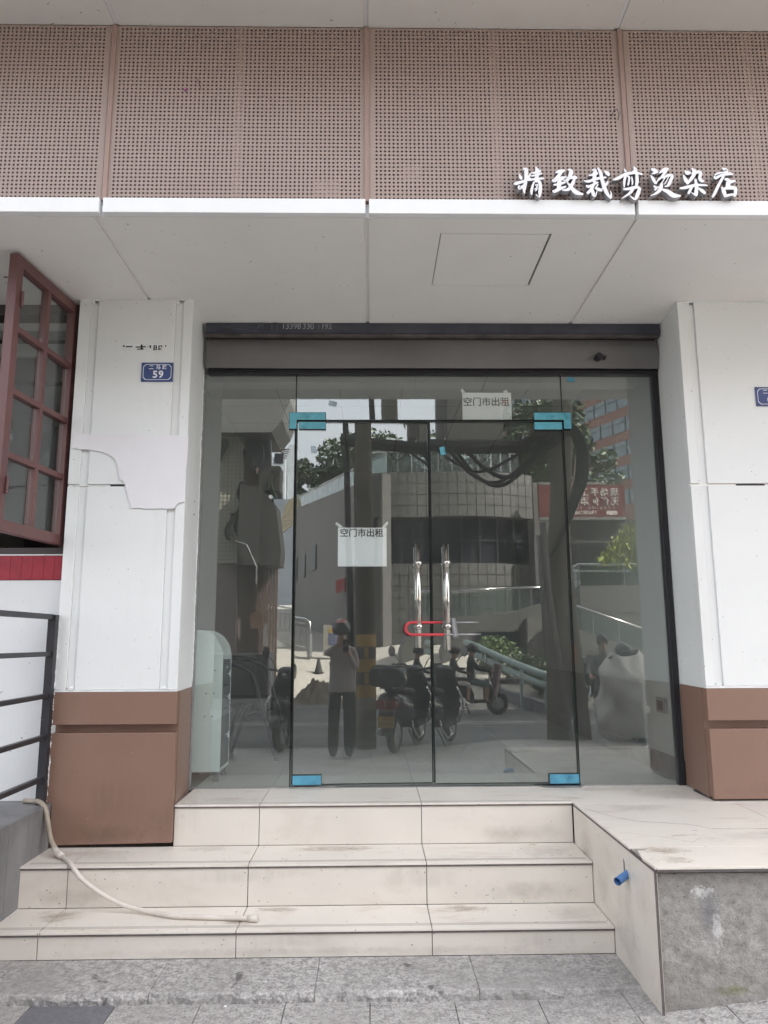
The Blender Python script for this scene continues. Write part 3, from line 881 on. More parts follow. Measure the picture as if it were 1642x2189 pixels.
gl_ = thing('glass_shopfront', 'frameless tinted glass shopfront with double doors and cyan film on its fittings', 'glass front', (.40, 0, ZP))
A_L = .034
def LF(x, y, z):
    """a point of the left door leaf, which stands slightly pushed in"""
    dx = x+.51
    return (-.51+dx*cos(A_L)-y*sin(A_L), dx*sin(A_L)+y*cos(A_L), z)
def lfbox(mb, x0, x1, y0, y1, z0, z1):
    c = [LF(x, y, z) for z in (z0, z1) for (x, y) in ((x0, y0), (x1, y0), (x1, y1), (x0, y1))]
    return mb.add(c, [(0,3,2,1),(4,5,6,7),(0,1,5,4),(1,2,6,5),(2,3,7,6),(3,0,4,7)])
T = .006
MB().box(-1.140, -.517, -T, T, ZP+.004, 3.3085).build('side_pane', GLASS, gl_)
MB().box(1.321, 1.946, -T, T, ZP+.004, 3.3085).build('side_pane', GLASS, gl_)
MB().box(-.509, 1.313, -T, T, 2.9895, 3.3085).build('transom_pane', GLASS, gl_)
ed = MB()
for x in (-.5165, 1.3135): ed.box(x, x+.0075, -T+.001, T-.001, 3.04 if x < 0 else 3.04, 3.3085)
for x in (-.517, 1.3205): ed.box(x-.004 if x < 0 else x, x if x < 0 else x+.004, -T-.0005, T+.0005, ZP+.005, 3.035)
ed.box(-.505, 1.31, -T-.0005, T+.0005, 2.9845, 2.9895)
ed.build('glass_edge', GLASSEDGE, gl_)
MB().box(-1.150, -1.1405, -.03, .02, ZP+.001, 3.308).build('side_channel', GALV, gl_)
gr = MB().box(1.947, 1.991, -.026, .02, ZP+.001, 3.308)
for xx in (1.949, 1.962, 1.976): gr.box(xx, xx+.009, -.0305, -.0262, ZP+.01, 3.537)
gr.box(1.960, 1.991, -.030, .0, 3.3085, 3.537)
gr.build('shutter_guide', BLACK, gl_, .002)
MB().box(-1.13, 1.946, -.012, .012, ZP+.0006, ZP+.0035).build('bottom_seal', GALV, gl_)
SIL = pm('dirty_silicone', (.34, .33, .31), .6, 0, .3, 40)
bead(gl_, [(-1.13, -.009, ZP+.004), (-.52, -.009, ZP+.004)], .003, 11, SIL)
bead(gl_, [(1.325, -.009, ZP+.004), (1.94, -.009, ZP+.004)], .003, 12, SIL)
bead(gl_, [(-1.139, -.008, ZP+.01), (-1.139, -.008, 3.30)], .0025, 13, SIL)

dl = lfbox(MB(), -.500, .388, -T, T, .606, 2.970).build('door_leaf', GLASS, gl_)
tag(dl, 'left glass door leaf standing slightly pushed in')
dr = MB().box(.405, 1.308, -T, T, .606, 2.970).build('door_leaf', GLASS, gl_)
e1 = lfbox(lfbox(lfbox(MB(), .388, .394, -T-.001, T+.001, .606, 2.970), -.506, -.500, -T-.001, T+.001, .606, 2.970), -.500, .388, -T-.001, T+.001, 2.970, 2.976)
lfbox(e1, -.500, .388, -T-.0007, T+.0007, .601, .606)
e1.build('glass_edge', GLASSEDGE, dl)
MB().box(.397, .405, -T-.001, T+.001, .606, 2.970).box(1.308, 1.3145, -T-.001, T+.001, .606, 2.97).box(.405, 1.308, -T-.001, T+.001, 2.970, 2.976).box(.405, 1.308, -T-.0007, T+.0007, .601, .606).build('glass_edge', GLASSEDGE, dr)

def fitting(name, parent, rects, film, leaf=False):
    body = MB(); face = MB()
    for (a, b, c, d) in rects:
        if leaf:
            lfbox(body, a, b, -.0195, .02, c, d); lfbox(face, a+.0025, b-.0025, -.0215, -.0196, c+.0025, d-.0025)
        else:
            body.box(a, b, -.0195, .02, c, d); face.box(a+.0025, b-.0025, -.0215, -.0196, c+.0025, d-.0025)
    o = body.build(name, GLASSEDGE, parent)
    f_ = face.build('film', film, o)
    return o
def lfit(parent, polyo, polyf, film):
    body = MB().prism(polyo, 'y', -.0195, .02).build('patch_fitting', GLASSEDGE, parent)
    MB().prism(polyf, 'y', -.0215, -.0196).build('film', film, body)
def dimple(parent, x, z, r, m_):
    MB().torus((x, -.0217, z), r, .0012, 'y', 16, 5).build('screw_ring', m_, parent)
lfit(gl_, [(-.558,2.919),(-.5045,2.919),(-.5045,2.9815),(-.308,2.9815),(-.308,3.038),(-.558,3.038)],
     [(-.555,2.922),(-.5075,2.922),(-.5075,2.9845),(-.311,2.9845),(-.311,3.035),(-.555,3.035)], BLUEFILM)
lfit(gl_, [(1.376,2.919),(1.320,2.919),(1.320,2.9815),(1.118,2.9815),(1.118,3.038),(1.376,3.038)],
     [(1.373,2.922),(1.323,2.922),(1.323,2.9845),(1.121,2.9845),(1.121,3.035),(1.373,3.035)], BLUEFILM)
for o, rect, film, leaf in ((dl, (-.493, -.308, 2.919, 2.972), BLUEFILM, True), (dr, (1.117, 1.312, 2.914, 2.970), BLUEFILM, False),
                            (dl, (-.501, -.317, .602, .663), BLUEFILMD, True), (dr, (1.125, 1.3165, .599, .660), BLUEFILMD, False)):
    fitting('patch_fitting', o, [rect], film, leaf)

def handle(parent, x, za, zb, leaf):
    mb = MB()
    P = (lambda x, y, z: LF(x, y, z)) if leaf else (lambda x, y, z: (x, y, z))
    for s_ in (-1, 1):
        mb.cyl(P(x-.003, s_*.07, za), P(x+.002, s_*.07, zb), .0172, n=24)
        for z in (1.997, 1.586):
            mb.sphere(P(x, s_*.075, z), .0245, 20, 12)
            mb.cyl(P(x, s_*.012, z), P(x, s_*.06, z), .009, n=12)
            mb.cyl(P(x, s_*.0065, z), P(x, s_*.0145, z), .016, n=16)
    return mb.build('handle', STEEL, parent, smooth=True)
handle(dl, .309, 2.122, 1.450, True)
handle(dr, .495, 2.119, 1.434, False)

# floor plates of the pivots
MB().prism([(1.035, .018), (1.085, -.066), (1.322, -.066), (1.322, .018)], 'z', ZP+.0036, ZP+.0085).build('pivot_plate', BRUSHED, gl_)
MB().prism([(-.52, .02), (-.52, -.018), (-.43, -.024), (-.34, -.016), (-.20, -.022), (-.20, .02)], 'z', ZP+.0036, ZP+.007).build('pivot_plate', pm('cement_smear', (.30, .30, .29), .9, 0, .3, 30), gl_)

# U-lock threaded through both handles
lk = thing('bicycle_lock', 'red sleeved steel U-lock threaded through both door handles', 'lock', (.46, -.08, 1.50))
def arc():
    return [(.262-.0405*sin(pi*k/12), -.075-.030*(1-cos(pi*k/12))/2*1.0, 1.5725+.0395*cos(pi*k/12)) for k in range(13)]
up_ = [(.46, -.044, 1.612), (.30, -.046, 1.612)]
ar = [(.262-.0405*sin(pi*t/12), -.050-.062*(1-cos(pi*t/12))/2, 1.5725+.0395*cos(pi*t/12)) for t in range(13)]
MB().tube(up_+ar+[(.30, -.114, 1.533), (.466, -.116, 1.533)], .0088, 10).build('sleeve', REDGRIP, lk, smooth=True)
MB().tube([(.455, -.044, 1.612), (.702, -.050, 1.611)], .0052, 8).build('shackle_arm', BRUSHED, lk, smooth=True)
MB().tube([(.46, -.116, 1.533), (.700, -.112, 1.534)], .0058, 8).build('shackle_arm', BRUSHED, lk, smooth=True)
lb = MB().cyl((.532, -.048, 1.632), (.538, -.122, 1.517), .017, n=20)
lb.build('lock_body', BRUSHED, lk, .002)
MB().cyl((.5375, -.117, 1.526), (.5385, -.1245, 1.514), .0185, n=20).build('lock_cap', BRUSHED, lk)

# notices behind the glass
def notice(name, label, x0, x1, z0, z1, txt, size, zt, leaf, tapes):
    P = LF if leaf else (lambda x, y, z: (x, y, z))
    t = thing(name, label, 'notice', P((x0+x1)/2, .009, z0), group='rental notices on the glass')
    rx = random.Random(3)
    def fn(u, v): return P(x0+(x1-x0)*u, .0088+.0007*sin(u*7)*sin(v*5), z0+(z1-z0)*v)
    def fn2(u, v): return P(x0+(x1-x0)*u, .0094+.0007*sin(u*7)*sin(v*5), z0+(z1-z0)*v)
    MB().grid(8, 6, fn).grid(8, 6, fn2).build('sheet', PAPER, t)
    for (x, z, a, w, h) in tapes:
        tp = MB()
        c, s_ = cos(a), sin(a)
        q = [(-w/2, -h/2), (w/2, -h/2), (w/2*.8, h/2), (-w/2, h/2)]
        tp.add([P(x+p[0]*c-p[1]*s_, .0082, z+p[0]*s_+p[1]*c) for p in q], [(0, 1, 2, 3)])
        tp.build('tape', pm('clear_tape', (.66, .68, .67), .3, 0, .1, 40), t)
    me = text_mesh(txt, size, .0003, bold=size*.018, xs=.98)
    rot = Matrix.Rotation(A_L if leaf else 0, 4, 'Z') @ Matrix.Rotation(pi/2, 4, 'X')
    me.transform(rot); me.materials.clear(); me.materials.append(INK)
    place('printed_line', me, P((x0+x1)/2-.004, .0078, zt), t)
notice('rental_notice', 'white rental notice taped inside the left door leaf beside the handles', -.222, .104, 1.985, 2.246, '空门市出租', .060, 2.207, True,
       [(-.216, 2.262, .9, .018, .05), (.096, 2.262, -.7, .018, .055)])
notice('rental_notice', 'white rental notice taped inside the transom pane above the doors', .632, .972, 2.992, 3.188, '空门市出租', .066, 3.118, False,
       [(.640, 3.196, .5, .022, .04), (.935, 3.196, .1, .03, .02)])
def sticker(label, x, z, w, h, a, leaf, m_):
    P = LF if leaf else (lambda x, y, z: (x, y, z))
    c, s_ = cos(a), sin(a)
    mb = MB()
    vs = []
    for y in (-.0064, -.0076):
        for p in ((-w/2, -h/2), (w/2, -h/2), (w/2, h/2), (-w/2, h/2)): vs.append(P(x+p[0]*c-p[1]*s_, y, z+p[0]*s_+p[1]*c))
    mb.add(vs, [(0,3,2,1),(4,5,6,7),(0,1,5,4),(1,2,6,5),(2,3,7,6),(3,0,4,7)])
    tag(mb.build('film_sticker', m_), label, 'sticker', 'blue film stickers left on the glass')
BLUEPALE = pm('pale_faded_film', (.34, .43, .50), .4, 0, .3, 50)
sticker('small blue film sticker at the top of the right side pane', 1.390, 3.278, .052, .030, -.22, False, BLUEFILMD)
sticker('faded pale film sticker on the transom pane above the left door', -.262, 3.105, .055, .032, -.25, False, BLUEPALE)
sticker('upright blue film sticker near the top of the right door leaf', .487, 2.769, .034, .056, .16, False, BLUEFILM)
sticker('ragged pale blue film sticker near the top of the left door leaf', -.390, 2.782, .036, .046, .1, True, BLUEPALE)
# ================================================================ steps, platform, pavement
stp = thing('entrance_steps', 'three cream tiled entrance steps rising to the glass doors', 'steps', (-.3, -.8, 0))
XS = [-1.805, -1.559, -.637, .2835, 1.147]
G = .002
MB().box(-1.80, 1.145, -1.140, -.05, -.02, Z1-.011).box(-1.80, 1.145, -.818, -.05, Z1-.011, Z2-.011).box(-1.118, 1.145, -.458, -.05, Z2-.011, ZP-.011).build('step_core', GROUT, stp)
for (z0, z1, y, xs, yb) in ((ZK, Z1, -1.151, XS, -.83), (Z1, Z2, -.83, XS, -.47), (Z2, ZP, -.47, [-1.118]+XS[2:], 0)):
    for i in range(len(xs)-1):
        a, b = xs[i]+G, xs[i+1]-G
        piece('riser_tile', TILE, stp, a, b, y+.002, y+.0115, z0+.0012, z1-.0185, .0008)
        if yb < 0: piece('tread_tile', TILETREAD, stp, a, b, y-.006, yb-.0005, z1-.010, z1, .0015)
    MB().box(xs[0]+.001, xs[-1]-.001, y-.0035, y+.004, z1-.0185, z1-.0102).build('nosing_strip', NOSING, stp)
    if yb < 0:
        gr = MB()
        for dy in (.040, .051, .062):
            gr.box(xs[0]+.03, xs[-1]-.02, y+dy, y+dy+.0022, z1-.004, z1+.0004)
        gr.build('anti_slip_groove', LINE, stp)
    else:
        gr = MB()
        for dy in (.028, .040): gr.box(xs[0]+.03, 1.15, y+dy, y+dy+.002, z1-.004, z1+.0004)
        gr.build('anti_slip_groove', LINE, stp)
# landing in front of the doors
for i in range(3):
    a, b = ([-1.118]+XS[2:])[i]+G, ([-1.118]+XS[2:])[i+1]-G
    MB().box(a, b if i < 2 else 1.1486, -.476, -.0015, ZP-.010, ZP).build('landing_tile', TILETREAD, stp, .0012)

# raised platform at the right
plat = thing('raised_platform', 'raised tiled platform with a rough concrete front right of the steps', 'platform', (2.4, -.8, 0))
def cfront(u, v):
    x = 1.166+u*2.9; z = -.03+v*(.552+.03)
    n = .5+.5*sin(x*37+z*21)*sin(x*11-z*43)
    return (x, -1.702-.006*n-.006*sin(x*5+1)*sin(z*9)+.004*random.random(), z)
MB().grid(160, 34, cfront).build('concrete_front', CONCRETE, plat, smooth=True)
MB().box(1.163, 4.1, -1.69, -.02, -.02, ZP-.0115).build('platform_core', GROUT, plat)
for (a, b) in ((-1.7215, -1.4235), (-1.4205, -.484)):
    MB().box(1.1485, 1.1605, a, b, .0, ZP-.0185).build('side_tile', TILE, plat, .0008)
MB().box(1.147, 1.157, -1.7265, -1.7220, .025, ZP-.012).build('corner_trim', NOSING, plat)
MB().box(1.1455, 1.152, -1.726, -.478, ZP-.0182, ZP-.0102).box(1.1525, 4.1, -1.7265, -1.7195, ZP-.021, ZP-.0105).build('nosing_strip', NOSING, plat)
rows = [(-1.728, -1.4295, [1.147, 2.32, 3.5, 4.1]), (-1.4275, -.5315, [1.147, 2.052, 2.957, 4.1]), (-.5295, -.0015, [1.1495, 1.99, 2.9, 4.1])]
for (ya, yb, xs) in rows:
    for i in range(len(xs)-1):
        if ya == -1.728 and i == 0:       # front corner tile, its corner broken off
            MB().prism([(1.147, -1.600), (1.152, -1.728), (xs[1]-G, -1.728), (xs[1]-G, yb), (1.215, yb), (1.222, yb-.020), (1.200, yb-.052), (1.170, yb-.045), (1.158, yb-.10)], 'z', ZP-.010, ZP).build('platform_tile', TILETREAD, plat, .0012)
        else:
            MB().box(xs[i]+(0 if i == 0 else G), xs[i+1]-G, ya, yb, ZP-.010, ZP).build('platform_tile', TILETREAD, plat, .0012)
MB().grid(6, 6, lambda u, v: (1.152+u*.075, -1.545+v*.118, ZP-.0095+.004*random.random())).build('exposed_mortar', CONCRETE, plat)
def crack(pts, w=.0034):
    mb = MB(); rr = random.Random(len(pts)*7+int(pts[0][0]*100)); P = []
    for i in range(len(pts)-1):
        for k_ in range(5):
            t = k_/5
            P.append((pts[i][0]+(pts[i+1][0]-pts[i][0])*t+rr.uniform(-.003, .003), pts[i][1]+(pts[i+1][1]-pts[i][1])*t+rr.uniform(-.003, .003)))
    P.append(pts[-1])
    n = len(P); vs = []; fs = []
    for i, p in enumerate(P):
        ww = w*rr.uniform(.5, 1.1)/2
        vs += [(p[0], p[1]-ww, ZP+.0006), (p[0]+ww*.4, p[1]+ww, ZP+.0006)]
    fs = [(2*i, 2*i+2, 2*i+3, 2*i+1) for i in range(n-1)]
    mb.add(vs, fs).build('crack', DARK, plat)
crack([(1.166, -.655), (1.276, -.874), (1.36, -.955), (1.444, -.981), (1.58, -1.020), (1.665, -1.115), (1.80, -1.126), (2.05, -1.120)], .005)
crack([(1.58, -1.14), (1.552, -1.146), (1.525, -1.25), (1.485, -1.427)], .004)
crack([(1.405, -1.297), (1.410, -1.245), (1.457, -1.232), (1.545, -1.225)], .0035)
crack([(1.405, -1.297), (1.44, -1.34), (1.47, -1.36), (1.50, -1.315), (1.535, -1.29)], .0025)
crack([(1.19, -1.17), (1.26, -1.19), (1.33, -1.235), (1.40, -1.29)], .0018)

pp = thing('drain_pipe', 'short blue plastic pipe sticking out of the tiled side of the platform', 'pipe', (1.11, -1.40, .42))
a0, a1 = Vector((1.155, -1.372, .458)), Vector((1.088, -1.425, .440))
MB().tube([a0, a1], .0175, 20, caps=False).tube([a1, a0], .0140, 20, caps=False).build('pipe_body', PVC, pp, smooth=True)
d_ = (a1-a0).normalized()
MB().prism([(-1.352, .415), (-1.350, .500), (-1.338, .512), (-1.336, .420)], 'x', 1.1472, 1.1490).build('hole_rim', DARK, pp)

# dirt trodden and washed onto the tiles
for (x0, x1, y0, y1, z, m_) in ((-.62, -.35, -.93, -.835, Z1, MUD), (.29, .62, -.96, -.835, Z1, MUD), (-1.70, -1.40, -1.05, -.85, Z1, MUD), (.85, 1.145, -1.12, -.835, Z1, SOOT), (-.75, -.55, -1.10, -.98, Z1, MUD),
                                (.75, 1.145, -.81, -.475, Z2, SOOT), (-.5, .1, -.62, -.475, Z2, MUD), (-1.79, -1.2, -.80, -.50, Z2, SOOT), (-1.1, -.75, -.60, -.475, Z2, SOOT)):
    smudge(stp, 'z', z+.0007, x0, x1, y0, y1, m_, 12)
for (x0, x1, z0, z1, y, m_) in ((-1.79, -1.3, Z1, Z1+.10, -.83, SOOT), (.6, 1.14, Z2, Z2+.11, -.47, SOOT), (.5, 1.14, Z1, Z1+.12, -.83, SOOT), (-1.79, 1.14, ZK, ZK+.05, -1.151, SOOT), (-.65, -.2, Z1-.09, Z1-.02, -1.151, RUN), (.55, 1.0, Z1-.10, Z1-.02, -1.151, RUN), (-1.0, -.4, Z2-.10, Z2-.02, -.83, RUN), (.0, .5, Z2-.13, Z2-.02, -.83, RUN)):
    smudge(stp, 'y', y+.0012, x0, x1, z0, z1, m_, 12)
for (x0, x1, y0, y1, m_) in ((1.16, 1.42, -1.56, -1.40, MUD), (1.20, 1.36, -1.70, -1.56, MUD), (1.5, 2.2, -1.35, -1.15, SOOT), (1.25, 1.7, -.75, -.55, SOOT), (1.75, 2.4, -1.72, -1.5, MUD)):
    smudge(plat, 'z', ZP+.0007, x0, x1, y0, y1, m_, 12)
for (x0, x1, y0, y1) in ((-1.10, -.6, -.46, -.25), (.85, 1.9, -.20, -.03), (1.5, 1.95, -.46, -.10)): smudge(stp, 'z', ZP+.0007, x0, x1, y0, y1, SOOT, 12)
for (y0, y1, z0, z1, m_) in ((-1.42, -1.30, .22, .46, RUN), (-.86, -.55, .25, .50, SOOT), (-1.15, -.86, .17, .42, SOOT), (-1.55, -1.15, .06, .28, SOOT), (-1.70, -1.45, .30, .52, RUN)):
    smudge(plat, 'x', 1.1477, y0, y1, z0, z1, m_, 12)

# granite kerb and paving
ks = thing('granite_kerb', 'low grey granite kerb of long slabs at the foot of the steps', 'kerb', (-.2, -1.32, 0))
KX = [-3.3, -2.33, -1.633, -.940, -.242, .455, 1.160]
for i in range(len(KX)-1):
    mb = MB()
    rr = random.Random(i)
    nx = 26
    a, b = KX[i]+.0012, KX[i+1]-.0012
    top = []; low = []; bot = []
    for q in range(nx+1):
        x = a+(b-a)*q/nx
        y = -1.495-rr.uniform(0, .006)-(.006*sin(x*9))
        top.append((x, y, ZK-.003-.004*rr.random())); low.append((x, y-.004+rr.uniform(-.006, .004), .02+rr.uniform(-.006, .006))); bot.append((x, y-.002+rr.uniform(-.008, .004), -.01))
    bk = [(p[0], -1.1525, ZK+.0003) for p in top]; ft = [(p[0], p[1]+.010, ZK+rr.uniform(-.0008, .0008)) for p in top]
    n = nx+1
    mb.add(bk+ft+top+low+bot, [(r*n+q, (r+1)*n+q, (r+1)*n+q+1, r*n+q+1) for r in range(4) for q in range(nx)])
    mb.add([bk[0], ft[0], top[0], low[0], bot[0], (a, -1.1525, -.01)], [(0, 1, 2, 3, 4, 5)])
    mb.add([bk[-1], ft[-1], top[-1], low[-1], bot[-1], (b, -1.1525, -.01)], [(5, 4, 3, 2, 1, 0)])
    mb.build('kerb_slab', GRANITE, ks)
MB().box(-3.3, 1.159, -1.48, -1.153, -.03, .030).build('kerb_bed', GROUT, ks)

pav = MB().box(-40, 60, -5.90, -.3, -.06, -.0185).build('pavement', GROUT)
pav['kind'] = 'structure'
def pz(x): return .0 if x < .8 else min(.105, (x-.8)*.10)       # the pavement climbs gently to the right
px_ = [-1.072-.3545*k_ for k_ in range(6, 0, -1)]+[-1.072+.3545*k_ for k_ in range(12)]
jit = random.Random(11)
ycut = [-1.492, -1.835, -2.185]
for r in range(2):
    for i in range(len(px_)-1):
        a, b = px_[i]+.0016, px_[i+1]-.0016
        y1, y0 = ycut[r]-.0016, ycut[r+1]+.0016
        if a > 1.14 and r == 0: y1 = min(y1, -1.7)
        if b > 1.15 > a and r == 0: pass
        dz = jit.uniform(-.0012, .0012)
        m_ = GRANITEDARK if (i == 5 and r == 0) else GRANITE
        za, zb = pz(a)+dz, pz(b)+dz
        mb = MB().add([(a, y0, -.018), (b, y0, -.018), (b, y1, -.018), (a, y1, -.018), (a, y0, za), (b, y0, zb), (b, y1, zb), (a, y1, za)],
                      [(0,3,2,1),(4,5,6,7),(0,1,5,4),(1,2,6,5),(2,3,7,6),(3,0,4,7)])
        mb.build('paving_stone', m_, pav, .002)
mb = MB()
for r in range(2, 13):
    y1 = -1.492-.345*r
    for i in range(-14, 24):
        a = -1.072+.3545*i
        dz = jit.uniform(-.001, .001); za, zb = pz(a)+dz, pz(a+.3545)+dz
        x0, x1, ya, yb = a+.0016, a+.3529, y1-.3434, y1-.0016
        mb.add([(x0, ya, -.018), (x1, ya, -.018), (x1, yb, -.018), (x0, yb, -.018), (x0, ya, za), (x1, ya, zb), (x1, yb, zb), (x0, yb, za)],
               [(0,3,2,1),(4,5,6,7),(0,1,5,4),(1,2,6,5),(2,3,7,6),(3,0,4,7)])
o = mb.build('paving_stone', GRANITE, pav)
o['kind'] = 'stuff'

# ================================================================ left: stone ledge, neighbour's front, railing
ledge = thing('stone_ledge', 'dark grey stone clad ledge beside the steps at the left', 'ledge', (-2.6, -2.0, 0))
MB().box(-6, -1.815, -5.2, -.42, -.02, .590).build('ledge_core', GROUT, ledge)
for (a, b) in ((-.4995, -.985), (-.988, -1.60), (-1.603, -2.30), (-2.303, -3.2), (-3.203, -4.2), (-4.203, -5.2)):
    MB().box(-1.8145, -1.802, b, a, -.01, .5895).build('stone_panel', LEDGE, ledge, .001)
for (a, b) in ((-.424, -1.14), (-1.143, -1.86), (-1.863, -2.7), (-2.703, -3.9), (-3.903, -5.2)):
    for (xa, xb) in ((-2.7, -1.800), (-3.7, -2.703)):
        MB().box(xa, xb, b, a, .590, .605).build('top_slab', LEDGE, ledge, .0015)

nb = thing('neighbour_shopfront', 'white rendered neighbouring shopfront with an open maroon casement window over red tiles', 'shopfront', (-2.6, -.35, .6))
WY = -.43
MB().box(-4.2, -1.834, WY, -.28, .606, 1.8635).build('wall', PLASTER, nb)
MB().box(-4.2, -1.834, WY+.012, -.28, 1.864, 2.012).build('tile_bed', pm('dark_red_grout', (.12, .015, .022), .9, 0, .2, 20), nb)
for i in range(30):
    a = -1.8365-.0655*(i+1)
    piece('red_tile', REDTILE, nb, a+.0006, a+.0649, WY-.006, WY+.0115, 1.866, 2.0105, .0012)
MB().box(-3.8, -1.833, WY-.004, -.28, 2.0125, 2.020).build('tile_trim', PLASTER, nb)
MB().box(-3.8, -1.8895, WY+.005, -.30, 2.0205, 2.060).build('window_sill', DARKFRAME, nb)
MB().box(-1.889, -1.834, WY+.002, -.28, 2.0205, SOF-.001).build('window_jamb', DARKFRAME, nb)
MB().box(-3.8, -1.8895, WY+.005, -.30, 3.555, SOF-.001).build('window_head', DARKFRAME, nb)
MB().box(-4.2, -3.801, WY, -.28, 2.0125, SOF-.001).build('wall', PLASTER, nb)
# the casement standing open towards the street
cs = MB()
HG = Vector((-1.884, WY, 0)); FE = Vector((-1.958, -1.105, 0))
dv = (FE-HG).normalized(); LN = (FE-HG).length; nv = Vector((dv.y, -dv.x, 0))      # nv points to +X side
if nv.x < 0: nv = -nv
def CP(s_, t_, z): return tuple(HG+dv*s_+nv*t_+Vector((0, 0, z)))
def cbox(mb, s0, s1, t0, t1, z0, z1):
    c = [CP(s_, t_, z) for z in (z0, z1) for (s_, t_) in ((s0, t0), (s1, t0), (s1, t1), (s0, t1))]
    return mb.add(c, [(0,3,2,1),(4,5,6,7),(0,1,5,4),(1,2,6,5),(2,3,7,6),(3,0,4,7)])
CZ0, CZ1 = 2.072, 3.606
cas = None
fr = MB()
cbox(fr, 0, .052, -.026, .026, CZ0, CZ1); cbox(fr, LN-.056, LN, -.026, .026, CZ0, CZ1)
cbox(fr, .0521, LN-.0561, -.025, .025, CZ0, CZ0+.062); cbox(fr, .0521, LN-.0561, -.025, .025, CZ1-.062, CZ1)
cas = fr.build('casement', MAROON, nb, .002)
tag(cas, 'maroon glazed casement swung open towards the street')
zc = [CZ0+.062+(CZ1-CZ0-.124)*q/4 for q in range(5)]
sm = .052+(LN-.108)/2
mn = MB()
cbox(mn, sm-.017, sm+.017, -.022, .022, CZ0+.062, CZ1-.062)
mn.build('vertical_muntin', MAROON, cas, .002)
for q in (1, 2, 3):
    h = MB(); cbox(h, .0525, sm-.0175, -.021, .021, zc[q]-.017, zc[q]+.017); cbox(h, sm+.0175, LN-.0565, -.021, .021, zc[q]-.017, zc[q]+.017)
    h.build('horizontal_muntin', MAROON, cas, .002)
for q in range(4):
    for (sa, sb) in ((.0522, sm-.0172), (sm+.0172, LN-.0562)):
        g_ = MB(); cbox(g_, sa, sb, -.0065, -.0025, zc[q]+(.017 if q else 0)+.0003, zc[q+1]-(.017 if q < 3 else 0)-.0003)
        g_.build('pane', WINGLASS, cas)
for z in (3.36, 2.315):
    h = MB().cyl(CP(LN-.052, .034, z-.045), CP(LN-.052, .034, z+.045), .0085, n=10)
    h.build('hinge_barrel', MAROON, cas)
MB().cyl(CP(LN-.01, -.02, 3.47), CP(LN-.01, -.055, 3.475), .005, n=8).build('latch_pin', MAROON, cas)
# room behind the window
MB().box(-4.4, -1.70, 2.8, 2.9, .6, 3.75).box(-4.5, -4.4, -.28, 2.9, .6, 3.75).box(-1.80, -1.70, -.279, 2.8, .6, 3.75).box(-4.4, -1.801, -.279, 2.8, .55, .6).build('inner_wall', DARKFRAME, nb)
MB().box(-4.4, -1.801, -.279, 2.8, 3.75, 3.80).build('inner_ceiling', CEIL, nb)
MB().box(-4.4, -1.801, .45, .55, 3.42, 3.749).build('inner_beam', DARKFRAME, nb)
MB().box(-4.4, -1.801, .40, .449, 3.60, 3.70).build('inner_duct', WALLIN, nb)

lp = thing('pendant_lamp', 'pierced brass pendant lamp with a white bowl inside the neighbouring window', 'lamp', (-2.66, .3, 2.9))
BRASS = pm('aged_brass', (.42, .31, .14), .35, .9, .2, 30)
MB().cyl((-2.66, .3, 3.20), (-2.66, .3, 3.75), .004, n=6).build('cord', BLACK, lp)
MB().cyl((-2.66, .3, 3.00), (-2.66, .3, 3.19), .078, .045, 24).build('lamp_shade', BLACK, lp)
for rr_ in range(6):
    for k_ in range(18):
        a = 2*pi*(k_+.5*(rr_ % 2))/18; z = 3.015+rr_*.028; R_ = .0795-.033*(z-3.0)/.19
        dsk = MB().cyl((-2.66+R_*cos(a), .3+R_*sin(a), z), (-2.66+(R_+.002)*cos(a), .3+(R_+.002)*sin(a), z), .0098, n=8)
        dsk.build('brass_stud', BRASS, lp)
MB().sphere((-2.66, .3, 2.95), .085, 20, 10, (1, 1, .55)).build('bowl', pm('opal_glass', (.78, .76, .68), .3, 0, .02), lp, smooth=True)

rl = thing('railing', 'black steel railing of five bars on the ledge at the left', 'railing', (-1.845, -.5, .605))
MB().box(-1.872, -1.826, -.548, -.502, .6055, 1.655).build('post', RAILBLACK, rl, .002)
MB().box(-1.872, -1.826, -3.648, -3.602, .6055, 1.655).build('post', RAILBLACK, rl, .002)
for z in (1.642, 1.431, 1.196, .968, .742):
    w = .026 if z < 1.6 else .030
    MB().box(-1.868, -1.838, -3.6018, -.5485, z-w/2, z+w/2).build('rail', RAILBLACK, rl, .002)
MB().box(-1.872, -1.834, -.5018, WY-.001, 1.627, 1.6548).build('wall_bracket', RAILBLACK, rl)
cr = MB(); rr = random.Random(4)
for k_ in range(60):
    z = .62+k_*.0172
    cr.sphere((-1.829+rr.uniform(-.002, .003), -.5+rr.uniform(-.006, .004), z), rr.uniform(.005, .011), 6, 4, (.7, .6, 1.4))
tag(cr.build('filler_bead', PLASTER), 'crumbling white filler bead along the left edge of the left pillar', 'filler')

# hose lying down the steps
hz = thing('water_hose', 'translucent plastic hose running down the steps from the ledge', 'hose', (-1.2, -.8, .17))
def smooth_path(pts, k_=6):
    P = []
    for i in range(len(pts)-1):
        p0, p1, p2, p3 = (Vector(pts[max(i-1, 0)]), Vector(pts[i]), Vector(pts[i+1]), Vector(pts[min(i+2, len(pts)-1)]))
        for s_ in range(k_):
            t = s_/k_
            P.append(.5*((2*p1)+(p2-p0)*t+(2*p0-5*p1+4*p2-p3)*t*t+(3*p1-p0-3*p2+p3)*t**3))
    P.append(Vector(pts[-1]))
    return P
hp = [(-1.955,-.50,.619),(-1.90,-.522,.622),(-1.845,-.560,.626),(-1.800,-.585,.600),(-1.772,-.60,.530),(-1.742,-.625,.450),(-1.690,-.665,.392)]
MB().tube(smooth_path(hp), .0132, 12).build('grimy_length', HOSEDIRTY, hz, smooth=True)
